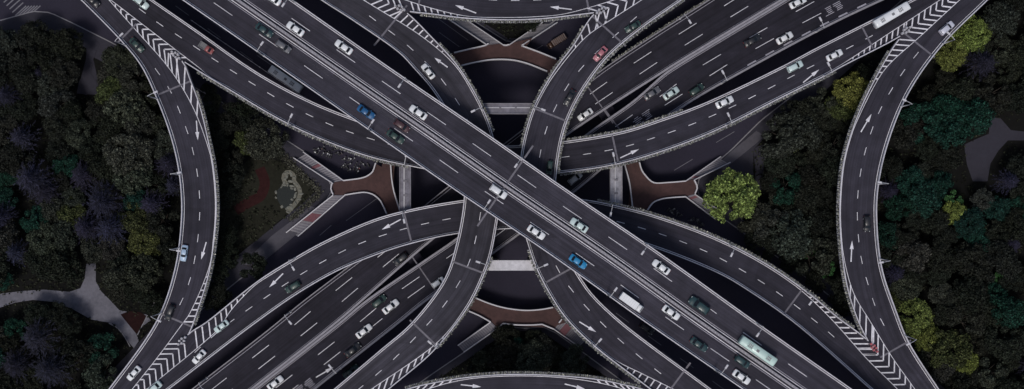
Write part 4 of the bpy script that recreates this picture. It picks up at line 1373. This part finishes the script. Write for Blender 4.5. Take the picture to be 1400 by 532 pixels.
# lower left carriageway (towards the lower right)
car('sedan', 'top', 362, 42, 'teal', "dark teal sedan on the topmost deck, near the upper left patch")
car('hatch', 'top', 388, 64, 'grey', "dim grey hatchback close behind the dark patch by the median, upper left")
car('sedan', 'top', 501, 153.5, 'blue', "deep blue sedan on the topmost deck, upper left of centre")
car('hatch', 'top', 550, 172.5, 'darkred', "dark reddish hatchback next to the median, side by side with a green car")
car('sedan', 'top', 541, 187, 'green', "dark green sedan near the lower parapet, beside the dark reddish hatchback")
car('suv', 'top', 681.5, 262, 'white', "white car at the centre of the picture, by the deck joint", roof=None)
car('sedan', 'top', 733, 317.5, 'white', "white sedan on the topmost deck just below right of centre")
car('sedan', 'top', 790, 357.5, 'sky', "bright sky blue sedan on the topmost deck, right of the pale cross beam")
car('truck', 'top', 862.5, 413, 'white', "white box truck near the lower parapet of the topmost deck", sc=1.0, group="trucks")
car('sedan', 'top', 917, 427, 'white', "white sedan beside the median, down-right of the white box truck")
car('sedan', 'top', 955, 470.5, 'teal', "teal sedan with a white roof and hood on the topmost deck", roof=None)
car('hatch', 'top', 1014, 494, 'teal', "dark teal hatchback just left of the green bus across the median")
car('sedan', 'top', 1013, 515, 'white', "white sedan below the dark hatchback near the bottom edge")
# upper arch ramp
car('pickup', 'narc', 283, 66, 'red', "faded red pickup with an open grey bed on the upper left ramp", sc=1.0, group="trucks")
car('sedan', 'narc', 193, 3, 'mint', "pale mint sedan cut by the top edge on the upper left ramp")
car('sedan', 'narc', 990, 140, 'white', "white sedan alone on the upper right ramp between two lamps")
car('suv', 'narc', 1086, 91.5, 'mint', "pale mint car on the upper right ramp beside the lane arrow", sc=1.0)
car('sedan', 'narc', 1140, 76, 'white', "white sedan on the upper right ramp behind the white bus", sc=1.0)
car('bus', 'narc', 1216, 22, 'white', "white coach on the upper right ramp beside the striped fork", sc=0.97, group="buses")
# side ramps
car('sedan', 'wloop', 188, 62, 'green', "dark green sedan on the left bowed ramp beside the upper chevrons", sc=1.0)
car('hatch', 'wloop', 128, 1, 'dark', "black hatchback cut by the top edge on the left bowed ramp")
car('sedan', 'wloop', 252.5, 346, 'paleblue', "pale blue sedan on the left bowed ramp above the fork", rev=False, sc=0.95)
car('hatch', 'wloop', 233, 427, 'dark', "black hatchback on the left bowed ramp beside the lower stripes")
car('sedan', 'wloop', 184, 510, 'white', "white sedan beside the lower left chevrons on the left bowed ramp", sc=0.97)
car('suv', 'eloop', 1293, 39, 'lilac', "pale lilac van-like car on the right bowed ramp near the yellow trees", True, sc=1.0)
car('hatch', 'eloop', 1184.5, 306, 'dark', "black hatchback alone on the right bowed ramp")
car('sedan', 'sarc', 303.5, 446, 'mint', "pale mint sedan on the lower left ramp beside the striped fork", True, sc=0.95)
car('sedan', 'sarc', 273, 487.5, 'white', "white sedan on the lower left ramp below the chevrons", True, sc=0.95)
car('sedan', 'sarc', 211, 531, 'mint', "pale mint sedan cut by the bottom edge beside the lower left chevrons", True)
car('hatch', 'sarc', 401, 392, 'green', "dark green hatchback on the lower left ramp by the lane arrow", True)
car('sedan', 'warc', 585.5, 98, 'white', "white sedan on the ramp left of the upper footbridge", True, sc=0.97)
car('sedan', 'earc', 865, 37, 'green', "dark green sedan on the ramp at upper right of centre", sc=0.97)
car('sedan', 'earc', 820.5, 74, 'pink', "pink sedan on the ramp right of the upper footbridge", sc=0.97)
car('sedan', 'earc', 778.5, 134, 'dark', "blackish sedan on the ramp just below the pink sedan", sc=1.0)
car('hatch', 'earc', 751.5, 229, 'green', "small dark green hatchback half hidden under the topmost deck, above centre", sc=0.9)
# lower diagonal highway
car('sedan', 'hwn', 800, 157, 'white', "white sedan on the lower highway right of the curved ramp, below the dark joint", sc=0.97)
car('hatch', 'hwn', 548, 354, 'dark', "black hatchback on the lower highway under the lower left ramp edge")
car('sedan', 'hws', 917, 128, 'mint', "pale mint sedan on the lower highway between two dark cars", True, sc=1.03)
car('sedan', 'hws', 891, 128, 'grey', "dark grey sedan on the lower highway right of the median split", True)
car('hatch', 'hws', 952, 123, 'green', "dark green hatchback on the lower highway against its right barrier", True)
car('sedan', 'hws', 1028, 56, 'dark', "black sedan on the upper right stretch of the lower highway", True)
car('sedan', 'hws', 1072, 52.5, 'white', "white sedan between thick white dashes on the upper right highway", True, sc=1.05)
car('sedan', 'hws', 1090, 4, 'white', "white sedan at the top edge on the lower highway", True, sc=1.05)
car('hatch', 'hws', 786, 244, 'silver', "silver hatchback half hidden under the upper right ramp at centre", True)
car('sedan', 'hws', 534.5, 419, 'white', "white sedan on the lower highway beside a dark green car, lower left", True)
car('hatch', 'hws', 519, 411.5, 'green', "dark green hatchback by the median of the lower highway, lower left", True)
car('sedan', 'hws', 498, 452.5, 'white', "white sedan on the lower highway behind the black sedan, lower left", True, sc=1.05)
car('sedan', 'hws', 483, 478, 'dark', "black sedan near the right barrier of the lower highway, lower left", True)
car('sedan', 'hws', 377, 523, 'white', "white sedan at the bottom edge beside the highway median", True, sc=1.05)
car('hatch', 'hws', 599, 386, 'white', "white hatchback poking out from under the ramp left of the pale beam", True, sc=0.95)
# at street level
D_NE, D_SE = (1, -0.65), (1, 0.69)
car('truck', None, 761, 57.5, 'brown', "brown box truck on the street beside the upper footbridge", heading=(-1, 0.62), sc=0.85, group="trucks")
car('bus', None, 392, 109, 'white', "grey bus on the dark street between the upper left ramp and top deck", heading=D_SE, sc=0.97, group="buses")
car('hatch', None, 884, 449, 'dark', "black hatchback on the dark street below the white box truck", heading=D_SE)
car('sedan', None, 480, 507, 'teal', "teal sedan on the street, squeezed between highway and ramp at the bottom", heading=(1, -0.8))

# ------------------------------------------------------------------ parked scooters
def scooter_parts():
    b = MB(); b.box((-.35, 0, .55), (.75, .30, .3), taper=.8); b.box((.12, 0, .32), (.5, .3, .1)); b.box((.42, 0, .62), (.12, .36, .6), taper=.8)
    s = MB(); s.box((-.38, 0, .76), (.72, .27, .12), taper=.85)
    h = MB(); h.tube([(.4, -.34, 1.02), (.46, 0, 1.05), (.4, .34, 1.02)], [.025, .03, .025], 6)
    w = MB(); w.tube([(0, -.06, 0), (0, .06, 0)], [.22, .22], 12)
    return b.build("body", [M['car']]), s.build("seat", [M['plastic']]), h.build("handlebar", [M['grey']]), w.build("wheel", [M['tyre']])
sb_, ss_, sh_, sw_ = scooter_parts()
def scooter(px, py, colr, where, grp):
    p = W(px, py, GZ)
    names = {'white': "white", 'silver': "silver grey", 'dark': "black", 'red': "red", 'grey': "dark grey"}
    t = thing("scooter", f"{names[colr]} scooter parked in the row {where}", "scooter", (p[0], p[1], GZ), random.uniform(0.3, 1.4) + (0 if random.random() < .7 else 1.5), grp + ", " + colr)
    link("body", sb_, t, color=COLR[colr]); link("seat", ss_, t); link("handlebar", sh_, t)
    link("wheel", sw_, t, (-.58, 0, .22)); link("wheel", sw_, t, (.62, 0, .22))
rs = random.Random(5)
for k in range(34):
    f, g_ = rs.random(), rs.random()
    x, y = 424 + 62 * f + 22 * g_, 205 + 32 * f - 12 * g_ * (0.4 + f * 0.6)
    scooter(x, y, rs.choice(['white', 'silver', 'silver', 'dark', 'dark', 'grey', 'red', 'grey']), "beside the left footbridge stairs", "scooters by the left footbridge")
for k in range(18):
    f, g_ = rs.random(), rs.random()
    x, y = 912 + 50 * f, 279 + 24 * f + 9 * g_
    scooter(x, y, rs.choice(['silver', 'dark', 'dark', 'grey', 'grey']), "below the right footbridge spur", "scooters by the right footbridge")

# ------------------------------------------------------------------ pond with boulders
pond = [(378, 262), (385, 254), (394, 252), (401, 257), (404, 266), (400, 276), (393, 285), (386, 283), (380, 274)]
structure("pond", prism_mesh("pond", px_poly([tuple(q) for q in spline(pond + [pond[0]], n=40)[:-1]], 0), -0.1, 0.05, [M['water']]))
def rock_mesh(seed):
    r = random.Random(seed)
    v, f = [], []
    rings, seg = 4, 7
    for i in range(rings):
        ph = i / (rings - 1) * math.pi / 2
        for k in range(seg):
            t = 2 * math.pi * k / seg
            q = 1 + r.uniform(-.22, .22)
            v.append((math.cos(t) * math.cos(ph * .93) * q, math.sin(t) * math.cos(ph * .93) * q * .8, math.sin(ph) * .7 * q - .05))
    for i in range(rings - 1):
        for k in range(seg):
            a, b = i * seg + k, i * seg + (k + 1) % seg
            f.append((a, b, b + seg, a + seg))
    f.append(tuple((rings - 1) * seg + k for k in range(seg)))
    f.append(tuple(reversed(range(seg))))
    return mesh("boulder", v, f, M['rock'])
ROCKS = [rock_mesh(k) for k in range(4)]
rim_pts = spline(pond + [pond[0]], n=24)[:-1]
neck = [(389, 250), (388, 243), (390, 238), (395, 235), (400, 238), (403, 244), (402, 250), (406, 254), (409, 259), (410, 265), (408, 272), (403, 279), (398, 285), (394, 290), (391, 243), (399, 247)]
for k, (px, py) in enumerate(list(rim_pts) + neck):
    if px < 389 and k % 3:
        continue
    p = W(px + rs.uniform(-2, 2), py + rs.uniform(-2, 2), 0)
    o = link("boulder", ROCKS[k % 4], None, (p[0], p[1], 0.02), rs.uniform(0, 6.28), scale=(rs.uniform(.3, .85), rs.uniform(.3, .6), rs.uniform(.3, .6)))
    o["label"] = "rough pale boulder on the rim of the small pond by the lawn"
    o["category"] = "boulder"
    o["group"] = "boulders around the pond"

# ------------------------------------------------------------------ trees
def crown_mesh(seed, leaves=7000, flat=0.72, lobes=30, leaf=(0.15, 0.34), lr=(0.6, 1.45)):
    r = np.random.default_rng(seed)
    # crown of radius about 5 m: many clumps through a dome, with gaps between them
    C, RR = [], []
    for k in range(lobes):
        a = r.uniform(0, 2 * np.pi)
        rad = 4.3 * np.sqrt(r.uniform(0.0, 1.0))
        zz = (1 - (rad / 5.6) ** 2) * 4.4 * r.uniform(0.35, 1.0)
        C.append((rad * np.cos(a), rad * np.sin(a), zz))
        RR.append(r.uniform(*lr))
    C, RR = np.array(C), np.array(RR)
    idx = r.choice(lobes, leaves, p=RR ** 2 / (RR ** 2).sum())
    d = r.normal(size=(leaves, 3))
    d[:, 2] = np.abs(d[:, 2]) * 1.1 - 0.35
    d /= np.linalg.norm(d, axis=1)[:, None]
    rr = RR[idx] * (0.45 + 0.75 * r.random(leaves))
    pos = C[idx] + d * rr[:, None] * np.array([1, 1, flat])
    nrm = d * 0.9 + r.normal(size=(leaves, 3)) * 0.8 + np.array([0, 0, 0.2])
    nrm /= np.linalg.norm(nrm, axis=1)[:, None]
    ref = r.normal(size=(leaves, 3))
    u = np.cross(nrm, ref); u /= np.linalg.norm(u, axis=1)[:, None]
    w = np.cross(nrm, u)
    sz = r.uniform(leaf[0], leaf[1], leaves)[:, None]
    asp = r.uniform(0.5, 0.8, leaves)[:, None]
    v = np.stack([pos - u * sz, pos - w * sz * asp + nrm * sz * .12, pos + u * sz, pos + w * sz * asp + nrm * sz * .12], 1).reshape(-1, 3)
    f = np.arange(leaves * 4).reshape(-1, 4)
    return mesh("crown", v, f, M['leaf'])
def cedar_mesh(seed, arms=17):
    r = np.random.default_rng(seed)
    v, f = [], []
    for lev in range(4):
        z0 = 1.0 + lev * 1.4
        R = 5.0 - lev * 1.1
        for k in range(arms):
            a = 2 * np.pi * (k + r.uniform(-.35, .35)) / arms + lev
            n = 26
            Lr = R * r.uniform(.7, 1.1)
            for i in range(n):
                t = (i + r.uniform(0, 1)) / n
                c = np.array([np.cos(a) * Lr * t, np.sin(a) * Lr * t, z0 - 0.6 * t * t + 1.2 * (1 - t)]) + r.normal(size=3) * 0.10
                b = a + r.uniform(-1.0, 1.0)
                dd = np.array([np.cos(b), np.sin(b), r.uniform(-.2, .3)])
                nn = np.array([-np.sin(b), np.cos(b), 0]) * 0.06
                l = r.uniform(.35, .7)
                k0 = len(v)
                v += [c - nn, c + nn, c + dd * l + nn * .4, c + dd * l - nn * .4]
                f.append((k0, k0 + 1, k0 + 2, k0 + 3))
    return mesh("crown", v, f, M['leaf'])
CROWNS = [crown_mesh(100 + k, lobes=26 + 4 * k) for k in range(6)]
FINE = [crown_mesh(200 + k, leaves=10000, lobes=95, leaf=(0.12, 0.27), lr=(0.4, 1.05)) for k in range(2)]
CEDARS = [cedar_mesh(300 + k) for k in range(2)]
def trunk_mesh(seed):
    r = random.Random(seed)
    mb = MB()
    mb.tube([(0, 0, -0.1), (.05, .05, 2.0), (-.05, .1, 4.2), (.1, 0, 6.6)], [.34, .26, .20, .08], 8)
    for k in range(6):
        a = 2 * math.pi * k / 6 + r.uniform(-.4, .4)
        z = r.uniform(2.8, 4.6)
        l = r.uniform(2.0, 3.4)
        mb.tube([(0, .08, z), (math.cos(a) * l * .5, math.sin(a) * l * .5, z + .9), (math.cos(a) * l, math.sin(a) * l, z + 2.0)], [.12, .08, .03], 6)
    return mb.build("trunk", [M['bark']], smooth=True)
TRUNKS = [trunk_mesh(k) for k in range(3)]
KIND = {  # colour, crown set, words
    'dark':   ((0.0145, 0.0172, 0.0120), CROWNS, "dark green tree"),
    'grey':   ((0.034, 0.0385, 0.029), CROWNS, "grey green tree"),
    'fine':   ((0.050, 0.054, 0.041), FINE, "pale grey green fine leaved tree"),
    'teal':   ((0.009, 0.036, 0.025), CROWNS, "deep teal green tree"),
    'olive':  ((0.058, 0.067, 0.024), CROWNS, "olive green tree"),
    'yellow': ((0.135, 0.165, 0.043), FINE, "yellow green tree"),
    'bright': ((0.165, 0.225, 0.066), FINE, "bright light green tree"),
    'blue':   ((0.018, 0.0175, 0.033), CEDARS, "bluish needle tree"),
    'vivid':  ((0.05, 0.13, 0.045), CROWNS, "fresh green tree"),
}
rt_ = random.Random(21)
TREES = []                       # px, py, radius m
def tree(px, py, rad, kind, label, group, h=None):
    c, crowns, _ = KIND[kind]
    h = h or (2.2 + rad * 0.75)          # height of the crown base
    zc = h + rad * 0.5
    p = W(px, py, zc)
    t = thing("tree", label, "tree", (p[0], p[1], 0.0), rt_.uniform(0, 6.28), group)
    s = rad / 5.0
    k = rt_.uniform(.8, 1.2)
    col_ = tuple(max(0.004, v * k * rt_.uniform(.92, 1.08)) for v in c)
    link("crown", rt_.choice(crowns), t, (0, 0, h - s * 0.4), color=col_, scale=(s * rt_.uniform(.93, 1.1), s * rt_.uniform(.93, 1.1), s * rt_.uniform(.9, 1.15)))
    zt = (h + s * 2.2) / 6.6
    link("trunk", rt_.choice(TRUNKS), t, scale=(s * 1.1, s * 1.1, zt))
    TREES.append((px, py, rad))
    return t

special = [
    (1003, 270, 7.9, 'bright', "big round bright green tree right of the right footbridge"),
    (1031, 294, 5.0, 'grey', "grey green tree tucked against the big bright green tree"),
    (1331, 46, 6.0, 'yellow', "yellow green tree by the right ramp's upper end, larger of two"),
    (1302, 72, 5.4, 'yellow', "yellow green tree beside the upper right lamp, smaller of two"),
    (1346, 34, 3.4, 'yellow', "small yellow green treetop with a rusty tint at upper right"),
    (1288, 72, 2.6, 'yellow', "little yellow green tree touching the right ramp's first lamp"),
    (1166, 124, 5.6, 'yellow', "yellow green tree between the upper right ramps, near the fork"),
    (1150, 145, 4.6, 'olive', "olive tree with a dark side, below the upper right ramp"),
    (1072, 186, 6.6, 'grey', "grey green tree with an olive flank under the upper right ramp"),
    (1098, 180, 6.2, 'grey', "grey green round tree at the head of the right inner grove"),
    (1078, 198, 3.4, 'olive', "olive tuft of a tree in the right inner grove"),
    (1108, 158, 5.4, 'dark', "dark tree between the olive tree and the upper right ramp"),
    (1252, 436, 5.6, 'yellow', "yellow green tree beside the lower right ramp fork, upper one"),
    (1269, 462, 5.0, 'yellow', "yellow green tree beside the lower right lamp, lower one"),
    (1228, 412, 3.6, 'olive', "narrow olive tree squeezed against the right ramp's parapet"),
    (1303, 480, 6.4, 'olive', "big olive green tree down-right of the yellow trees"),
    (1322, 498, 4.2, 'yellow', "yellow green treetop in the big olive clump at lower right"),
    (1290, 500, 5.0, 'grey', "grey green tree at the foot of the lower right ramp"),
    (1308, 292, 4.0, 'yellow', "small yellow green tree in the middle of the right wood"),
    (1305, 272, 2.8, 'vivid', "small fresh green treetop above the yellow green one, right wood"),
    (1370, 380, 2.2, 'vivid', "tiny fresh green treetop near the right edge"),
    (1262, 168, 6.4, 'teal', "deep teal tree beside the right ramp's second lamp"),
    (1296, 178, 6.0, 'teal', "deep teal tree in the middle of the teal row"),
    (1330, 160, 6.2, 'teal', "deep teal tree left of the paved clearing"),
    (1300, 150, 5.4, 'teal', "deep teal tree at the upper edge of the teal row"),
    (1230, 283, 4.6, 'teal', "deep teal tree beside the right ramp's third lamp"),
    (1265, 272, 5.6, 'teal', "deep teal tree in the centre of the right wood"),
    (1284, 252, 4.6, 'teal', "deep teal tree below the paved clearing"),
    (1246, 250, 4.6, 'teal', "teal tree hugging the right ramp at mid height"),
    (1085, 322, 7.4, 'grey', "large grey green tree above the lower right ramp"),
    (1058, 312, 6.0, 'grey', "grey green tree right below the big bright green tree"),
    (1112, 352, 6.6, 'grey', "large grey green tree beside the inner curve of the right ramp"),
    (1104, 342, 2.6, 'vivid', "fresh green tuft in the grove above the lower right ramp"),
    (1128, 366, 2.8, 'vivid', "fresh green tuft nearest the right ramp's inner curve"),
    (1076, 258, 5.2, 'teal', "deep teal tree in the shaded middle of the right inner grove"),
    (1380, 425, 6.0, 'teal', "deep teal tree at the right edge, lower part"),
    (1360, 402, 3.6, 'teal', "small teal tree near the right edge, lower part"),
    (1368, 285, 4.0, 'teal', "teal tree near the right edge, middle part"),
    (150, 128, 5.0, 'olive', "olive green tree below the grey path at upper left"),
    (146, 104, 3.8, 'grey', "grey green tree at the end of the upper left path"),
    (168, 150, 6.0, 'fine', "pale grey tree right of the olive tree, upper left wood"),
    (192, 166, 5.2, 'grey', "grey tree beside the left ramp's second lamp"),
    (190, 172, 2.2, 'olive', "small olive tuft beside the left ramp's second lamp"),
    (172, 210, 7.6, 'fine', "large pale grey tree left of the left ramp, upper one"),
    (180, 240, 6.0, 'fine', "pale grey tree left of the left ramp, middle one"),
    (182, 300, 5.0, 'olive', "olive grey tree left of the left ramp, below the pale trees"),
    (195, 330, 5.4, 'olive', "light olive tree touching the left ramp's fourth lamp"),
    (192, 336, 3.2, 'yellow', "yellowish treetop beside the left ramp's fourth lamp"),
    (196, 370, 6.0, 'grey', "grey tree between the park path and the left ramp"),
    (160, 376, 5.0, 'grey', "grey tree above the park path junction"),
    (160, 398, 3.4, 'grey', "grey bushy tree at the rim of the park path"),
    (125, 338, 4.2, 'grey', "grey tree at the upper end of the short park path"),
    (92, 292, 4.6, 'olive', "smooth olive tree in the middle of the left wood"),
    (45, 245, 7.0, 'blue', "largest bluish needle tree in the left wood"),
    (60, 262, 5.4, 'blue', "bluish needle tree just below the largest one, left wood"),
    (112, 240, 5.4, 'blue', "bluish needle tree in the middle of the left wood"),
    (140, 275, 6.6, 'blue', "bluish needle tree left of the pale grey trees"),
    (150, 312, 6.2, 'blue', "bluish needle tree above the grey tree by the park path"),
    (118, 312, 5.4, 'blue', "bluish needle tree right of the smooth olive tree"),
    (50, 462, 6.6, 'blue', "bluish needle tree below the park path at left"),
    (70, 505, 7.0, 'blue', "bluish needle tree at the bottom of the left wood"),
    (20, 500, 6.0, 'blue', "bluish needle tree at the lower left corner"),
    (22, 345, 4.6, 'blue', "bluish needle tree at the left edge above the path"),
    (88, 226, 4.0, 'teal', "teal tree right of the largest bluish tree"),
    (46, 300, 4.2, 'teal', "teal tree left of the smooth olive tree"),
    (4, 245, 4.0, 'teal', "teal tree at the left edge, upper one"),
    (6, 272, 3.4, 'teal', "teal tree at the left edge, lower one"),
    (138, 478, 5.0, 'teal', "teal tree under the curved end of the park path"),
    (4, 386, 3.0, 'teal', "small teal tree at the left edge above the park path"),
    (65, 118, 4.4, 'fine', "pale speckled tree left of the upper path"),
    (105, 182, 4.6, 'fine', "pale speckled tree below the upper path"),
    (362, 190, 6.6, 'fine', "pale grey tree above the lawn, beside the upper left ramp"),
    (340, 192, 4.4, 'olive', "olive tree left of the pale grey tree above the lawn"),
    (728, 490, 5.6, 'fine', "pale grey tree below the lower footbridge, above the bottom ramp"),
    (742, 478, 4.0, 'grey', "grey tree right of the pale one below the lower footbridge"),
    (706, 472, 2.6, 'teal', "small teal treetop below the lower footbridge"),
    (784, 492, 4.4, 'grey', "grey tree left of the ramp stripes below the lower footbridge"),
    (690, 490, 5.0, 'dark', "dark tree left of the pale tree below the lower footbridge"),
    (690, 460, 4.0, 'dark', "dark tree right beneath the lower footbridge railing"),
]
for px, py, rad, kind, label in special:
    tree(px, py, rad, kind, label, "trees that stand out")

PATHS = [path_left, [(100, 135), (136, 130), (138, 60), (122, 55)], [(1316, 196), (1350, 182), (1352, 158), (1384, 165), (1460, 176), (1460, 192), (1378, 194), (1352, 250), (1324, 250)]]
regions = [
    ("left", "in the wood left of the left bowed ramp", [(-70, 62), (15, 55), (50, 42), (100, 60), (160, 78), (196, 110), (222, 170), (236, 235), (238, 300), (230, 355), (206, 425), (150, 505), (100, 575), (-70, 585)],
     [('dark', 7), ('grey', 2), ('blue', 1.6), ('teal', 0.5)], (3.4, 6.2), 900),
    ("right", "in the wood right of the right bowed ramp", [(1350, 20), (1400, -30), (1480, -40), (1480, 590), (1350, 590), (1300, 545), (1255, 480), (1222, 405), (1212, 340), (1211, 275), (1224, 205), (1252, 140), (1290, 85)],
     [('dark', 8), ('grey', 2.4), ('blue', 1.0), ('teal', 0.7)], (3.4, 6.2), 950),
    ("left inner", "in the grove inside the curve of the left bowed ramp", [(275, 118), (330, 145), (385, 184), (365, 205), (335, 212), (318, 240), (312, 300), (320, 345), (350, 360), (322, 392), (280, 415), (298, 350), (303, 270), (296, 205)],
     [('dark', 8), ('grey', 1)], (2.8, 4.8), 260),
    ("right inner", "in the grove inside the curve of the right bowed ramp", [(1190, 112), (1162, 165), (1145, 225), (1140, 300), (1146, 370), (1160, 425), (1115, 385), (1060, 348), (1015, 312), (1045, 290), (1060, 225), (1085, 205), (1050, 172), (1110, 140), (1180, 100)],
     [('dark', 8), ('grey', 1)], (3.2, 5.4), 320),
    ("south", "in the planted triangle above the bottom ramp", [(694, 462), (740, 462), (790, 495), (830, 522), (620, 522), (655, 490)], [('dark', 5), ('grey', 1)], (2.6, 4.0), 40),
    ("north", "in the planted triangle above the upper footbridge", [(694, 46), (708, 46), (735, 30), (760, 12), (640, 14), (660, 26)], [('dark', 1)], (2.0, 2.8), 14),
]
rf = random.Random(77)
FILL = []
for key, where, poly, mix, (r0, r1), tries in regions:
    xs, ys = [p[0] for p in poly], [p[1] for p in poly]
    bag = [k for k, w_ in mix for _ in range(int(w_ * 10))]
    for _ in range(tries):
        x, y, rad = rf.uniform(min(xs), max(xs)), rf.uniform(min(ys), max(ys)), rf.uniform(r0, r1)
        if not inside(poly, (x, y)):
            continue
        rp = rad * 4.7
        if any(inside(pp, (x + dx * rp * .9, y + dy * rp * .9)) for pp in PATHS for dx, dy in ((0, 0), (1.15, 0), (-1.15, 0), (0, 1.15), (0, -1.15), (.8, .8), (-.8, .8), (.8, -.8), (-.8, -.8), (.5, .5), (-.5, .5), (.5, -.5), (-.5, -.5))):
            continue
        if any((x - a) ** 2 + (y - b) ** 2 < (0.50 * (rp + c * 4.7)) ** 2 for a, b, c in TREES):
            continue
        kind = rf.choice(bag)
        FILL.append((x, y, kind, tree(x, y, rad, kind, f"{KIND[kind][2]} {where}", f"{KIND[kind][2]}s {where}")))
# each wood tree is told by the nearest landmark tree and the side of it on which it stands
SIDES = ["right of", "up-right of", "above", "up-left of", "left of", "down-left of", "below", "down-right of"]
def side_of(ref, x, y):
    return int(round(math.atan2(-(y - ref[1]), x - ref[0]) / (math.pi / 4))) % 8
taken = set()
for rank in (0, 1, 2, 3):
    for x, y, kind, t in FILL:
        if t.get("told"):
            continue
        for ref in sorted(special, key=lambda q: (q[0] - x) ** 2 + (q[1] - y) ** 2)[:26]:
            if len(ref[4].split()) > 10:
                continue
            d = side_of(ref, x, y)
            mates = sorted((q for q in FILL if q[2] == kind and side_of(ref, q[0], q[1]) == d), key=lambda q: (q[0] - ref[0]) ** 2 + (q[1] - ref[1]) ** 2)
            if len(mates) > rank and mates[rank][3] is t and (ref[4], d, kind, rank) not in taken and (x - ref[0]) ** 2 + (y - ref[1]) ** 2 < 150 ** 2:
                taken.add((ref[4], d, kind, rank))
                short = {'dark': "dark tree", 'grey': "grey tree", 'blue': "bluish tree", 'teal': "teal tree"}[kind]
                t["label"] = f"{['nearest', 'second', 'third', 'fourth'][rank]} {short} {SIDES[d]} the {ref[4]}"
                t["told"] = 1
                break
for q in FILL:
    if q[3].get("told"):
        del q[3]["told"]

# ground cover under the trees: low leaf tufts, one mass
cv = MB()
rc = np.random.default_rng(5)
GARDEN = [[(316, 292), (330, 276), (348, 266), (350, 226), (368, 226), (380, 232), (398, 230), (414, 250), (414, 274), (394, 296), (372, 286), (352, 282), (322, 298)]]
def cover(polys, n, m):
    xs = [p[0] for pl in polys for p in pl]
    ys = [p[1] for pl in polys for p in pl]
    k = 0
    while k < n:
        x, y = rc.uniform(min(xs), max(xs)), rc.uniform(min(ys), max(ys))
        k += 1
        if not any(inside(pl, (x, y)) for pl in polys) or any(inside(pp, (x, y)) for pp in PATHS + GARDEN):
            continue
        if x < -60 or x > 1470 or y < -40 or y > 580:
            continue
        p = W(x, y, 0)
        for _ in range(3):
            c = (p[0] + rc.normal() * .4, p[1] + rc.normal() * .4)
            t, s, z, tl = rc.uniform(0, 6.28), rc.uniform(.12, .34), rc.uniform(.1, .8), rc.uniform(-.15, .15)
            cv.quad(*[(c[0] + math.cos(t + e) * s, c[1] + math.sin(t + e) * s, z + tl * math.cos(e)) for e in (0, 1.57, 3.14, 4.71)], m=m)
M['cover'] = mat("ground_cover_leaf", (0.020, 0.022, 0.014), 0.85, island=0.6, noise2=0.45, scale2=0.12, spec=0.1)
cover([inner['west'][0]], 14000, 0)
cover([inner['east'][0]], 16000, 0)
cover([inner['south'][0], inner['north'][0]], 9000, 0)
co = link("ground_cover", cv.build("ground_cover", [M['cover']]))
co["kind"] = "stuff"
co["label"] = "low dark ground cover plants under the trees"

# low clipped hedge around the pond garden, beside the pavement
hd = MB()
HEDGE = spline(px_poly([(378, 205), (398, 222), (418, 244), (436, 262), (420, 280), (398, 300)], 0), step=0.25)
for p in HEDGE:
    for _ in range(9):
        c = (p[0] + rc.normal() * .55, p[1] + rc.normal() * .55)
        t, s, z, tl = rc.uniform(0, 6.28), rc.uniform(.1, .25), rc.uniform(.05, 1.0), rc.uniform(-.12, .12)
        hd.quad(*[(c[0] + math.cos(t + e) * s, c[1] + math.sin(t + e) * s, z + tl * math.cos(e)) for e in (0, 1.57, 3.14, 4.71)])
ho = link("hedge", hd.build("hedge", [M['leaf']]), color=(0.06, 0.06, 0.045))
ho["label"] = "low grey green hedge between the pond garden and the pavement"
ho["category"] = "hedge"
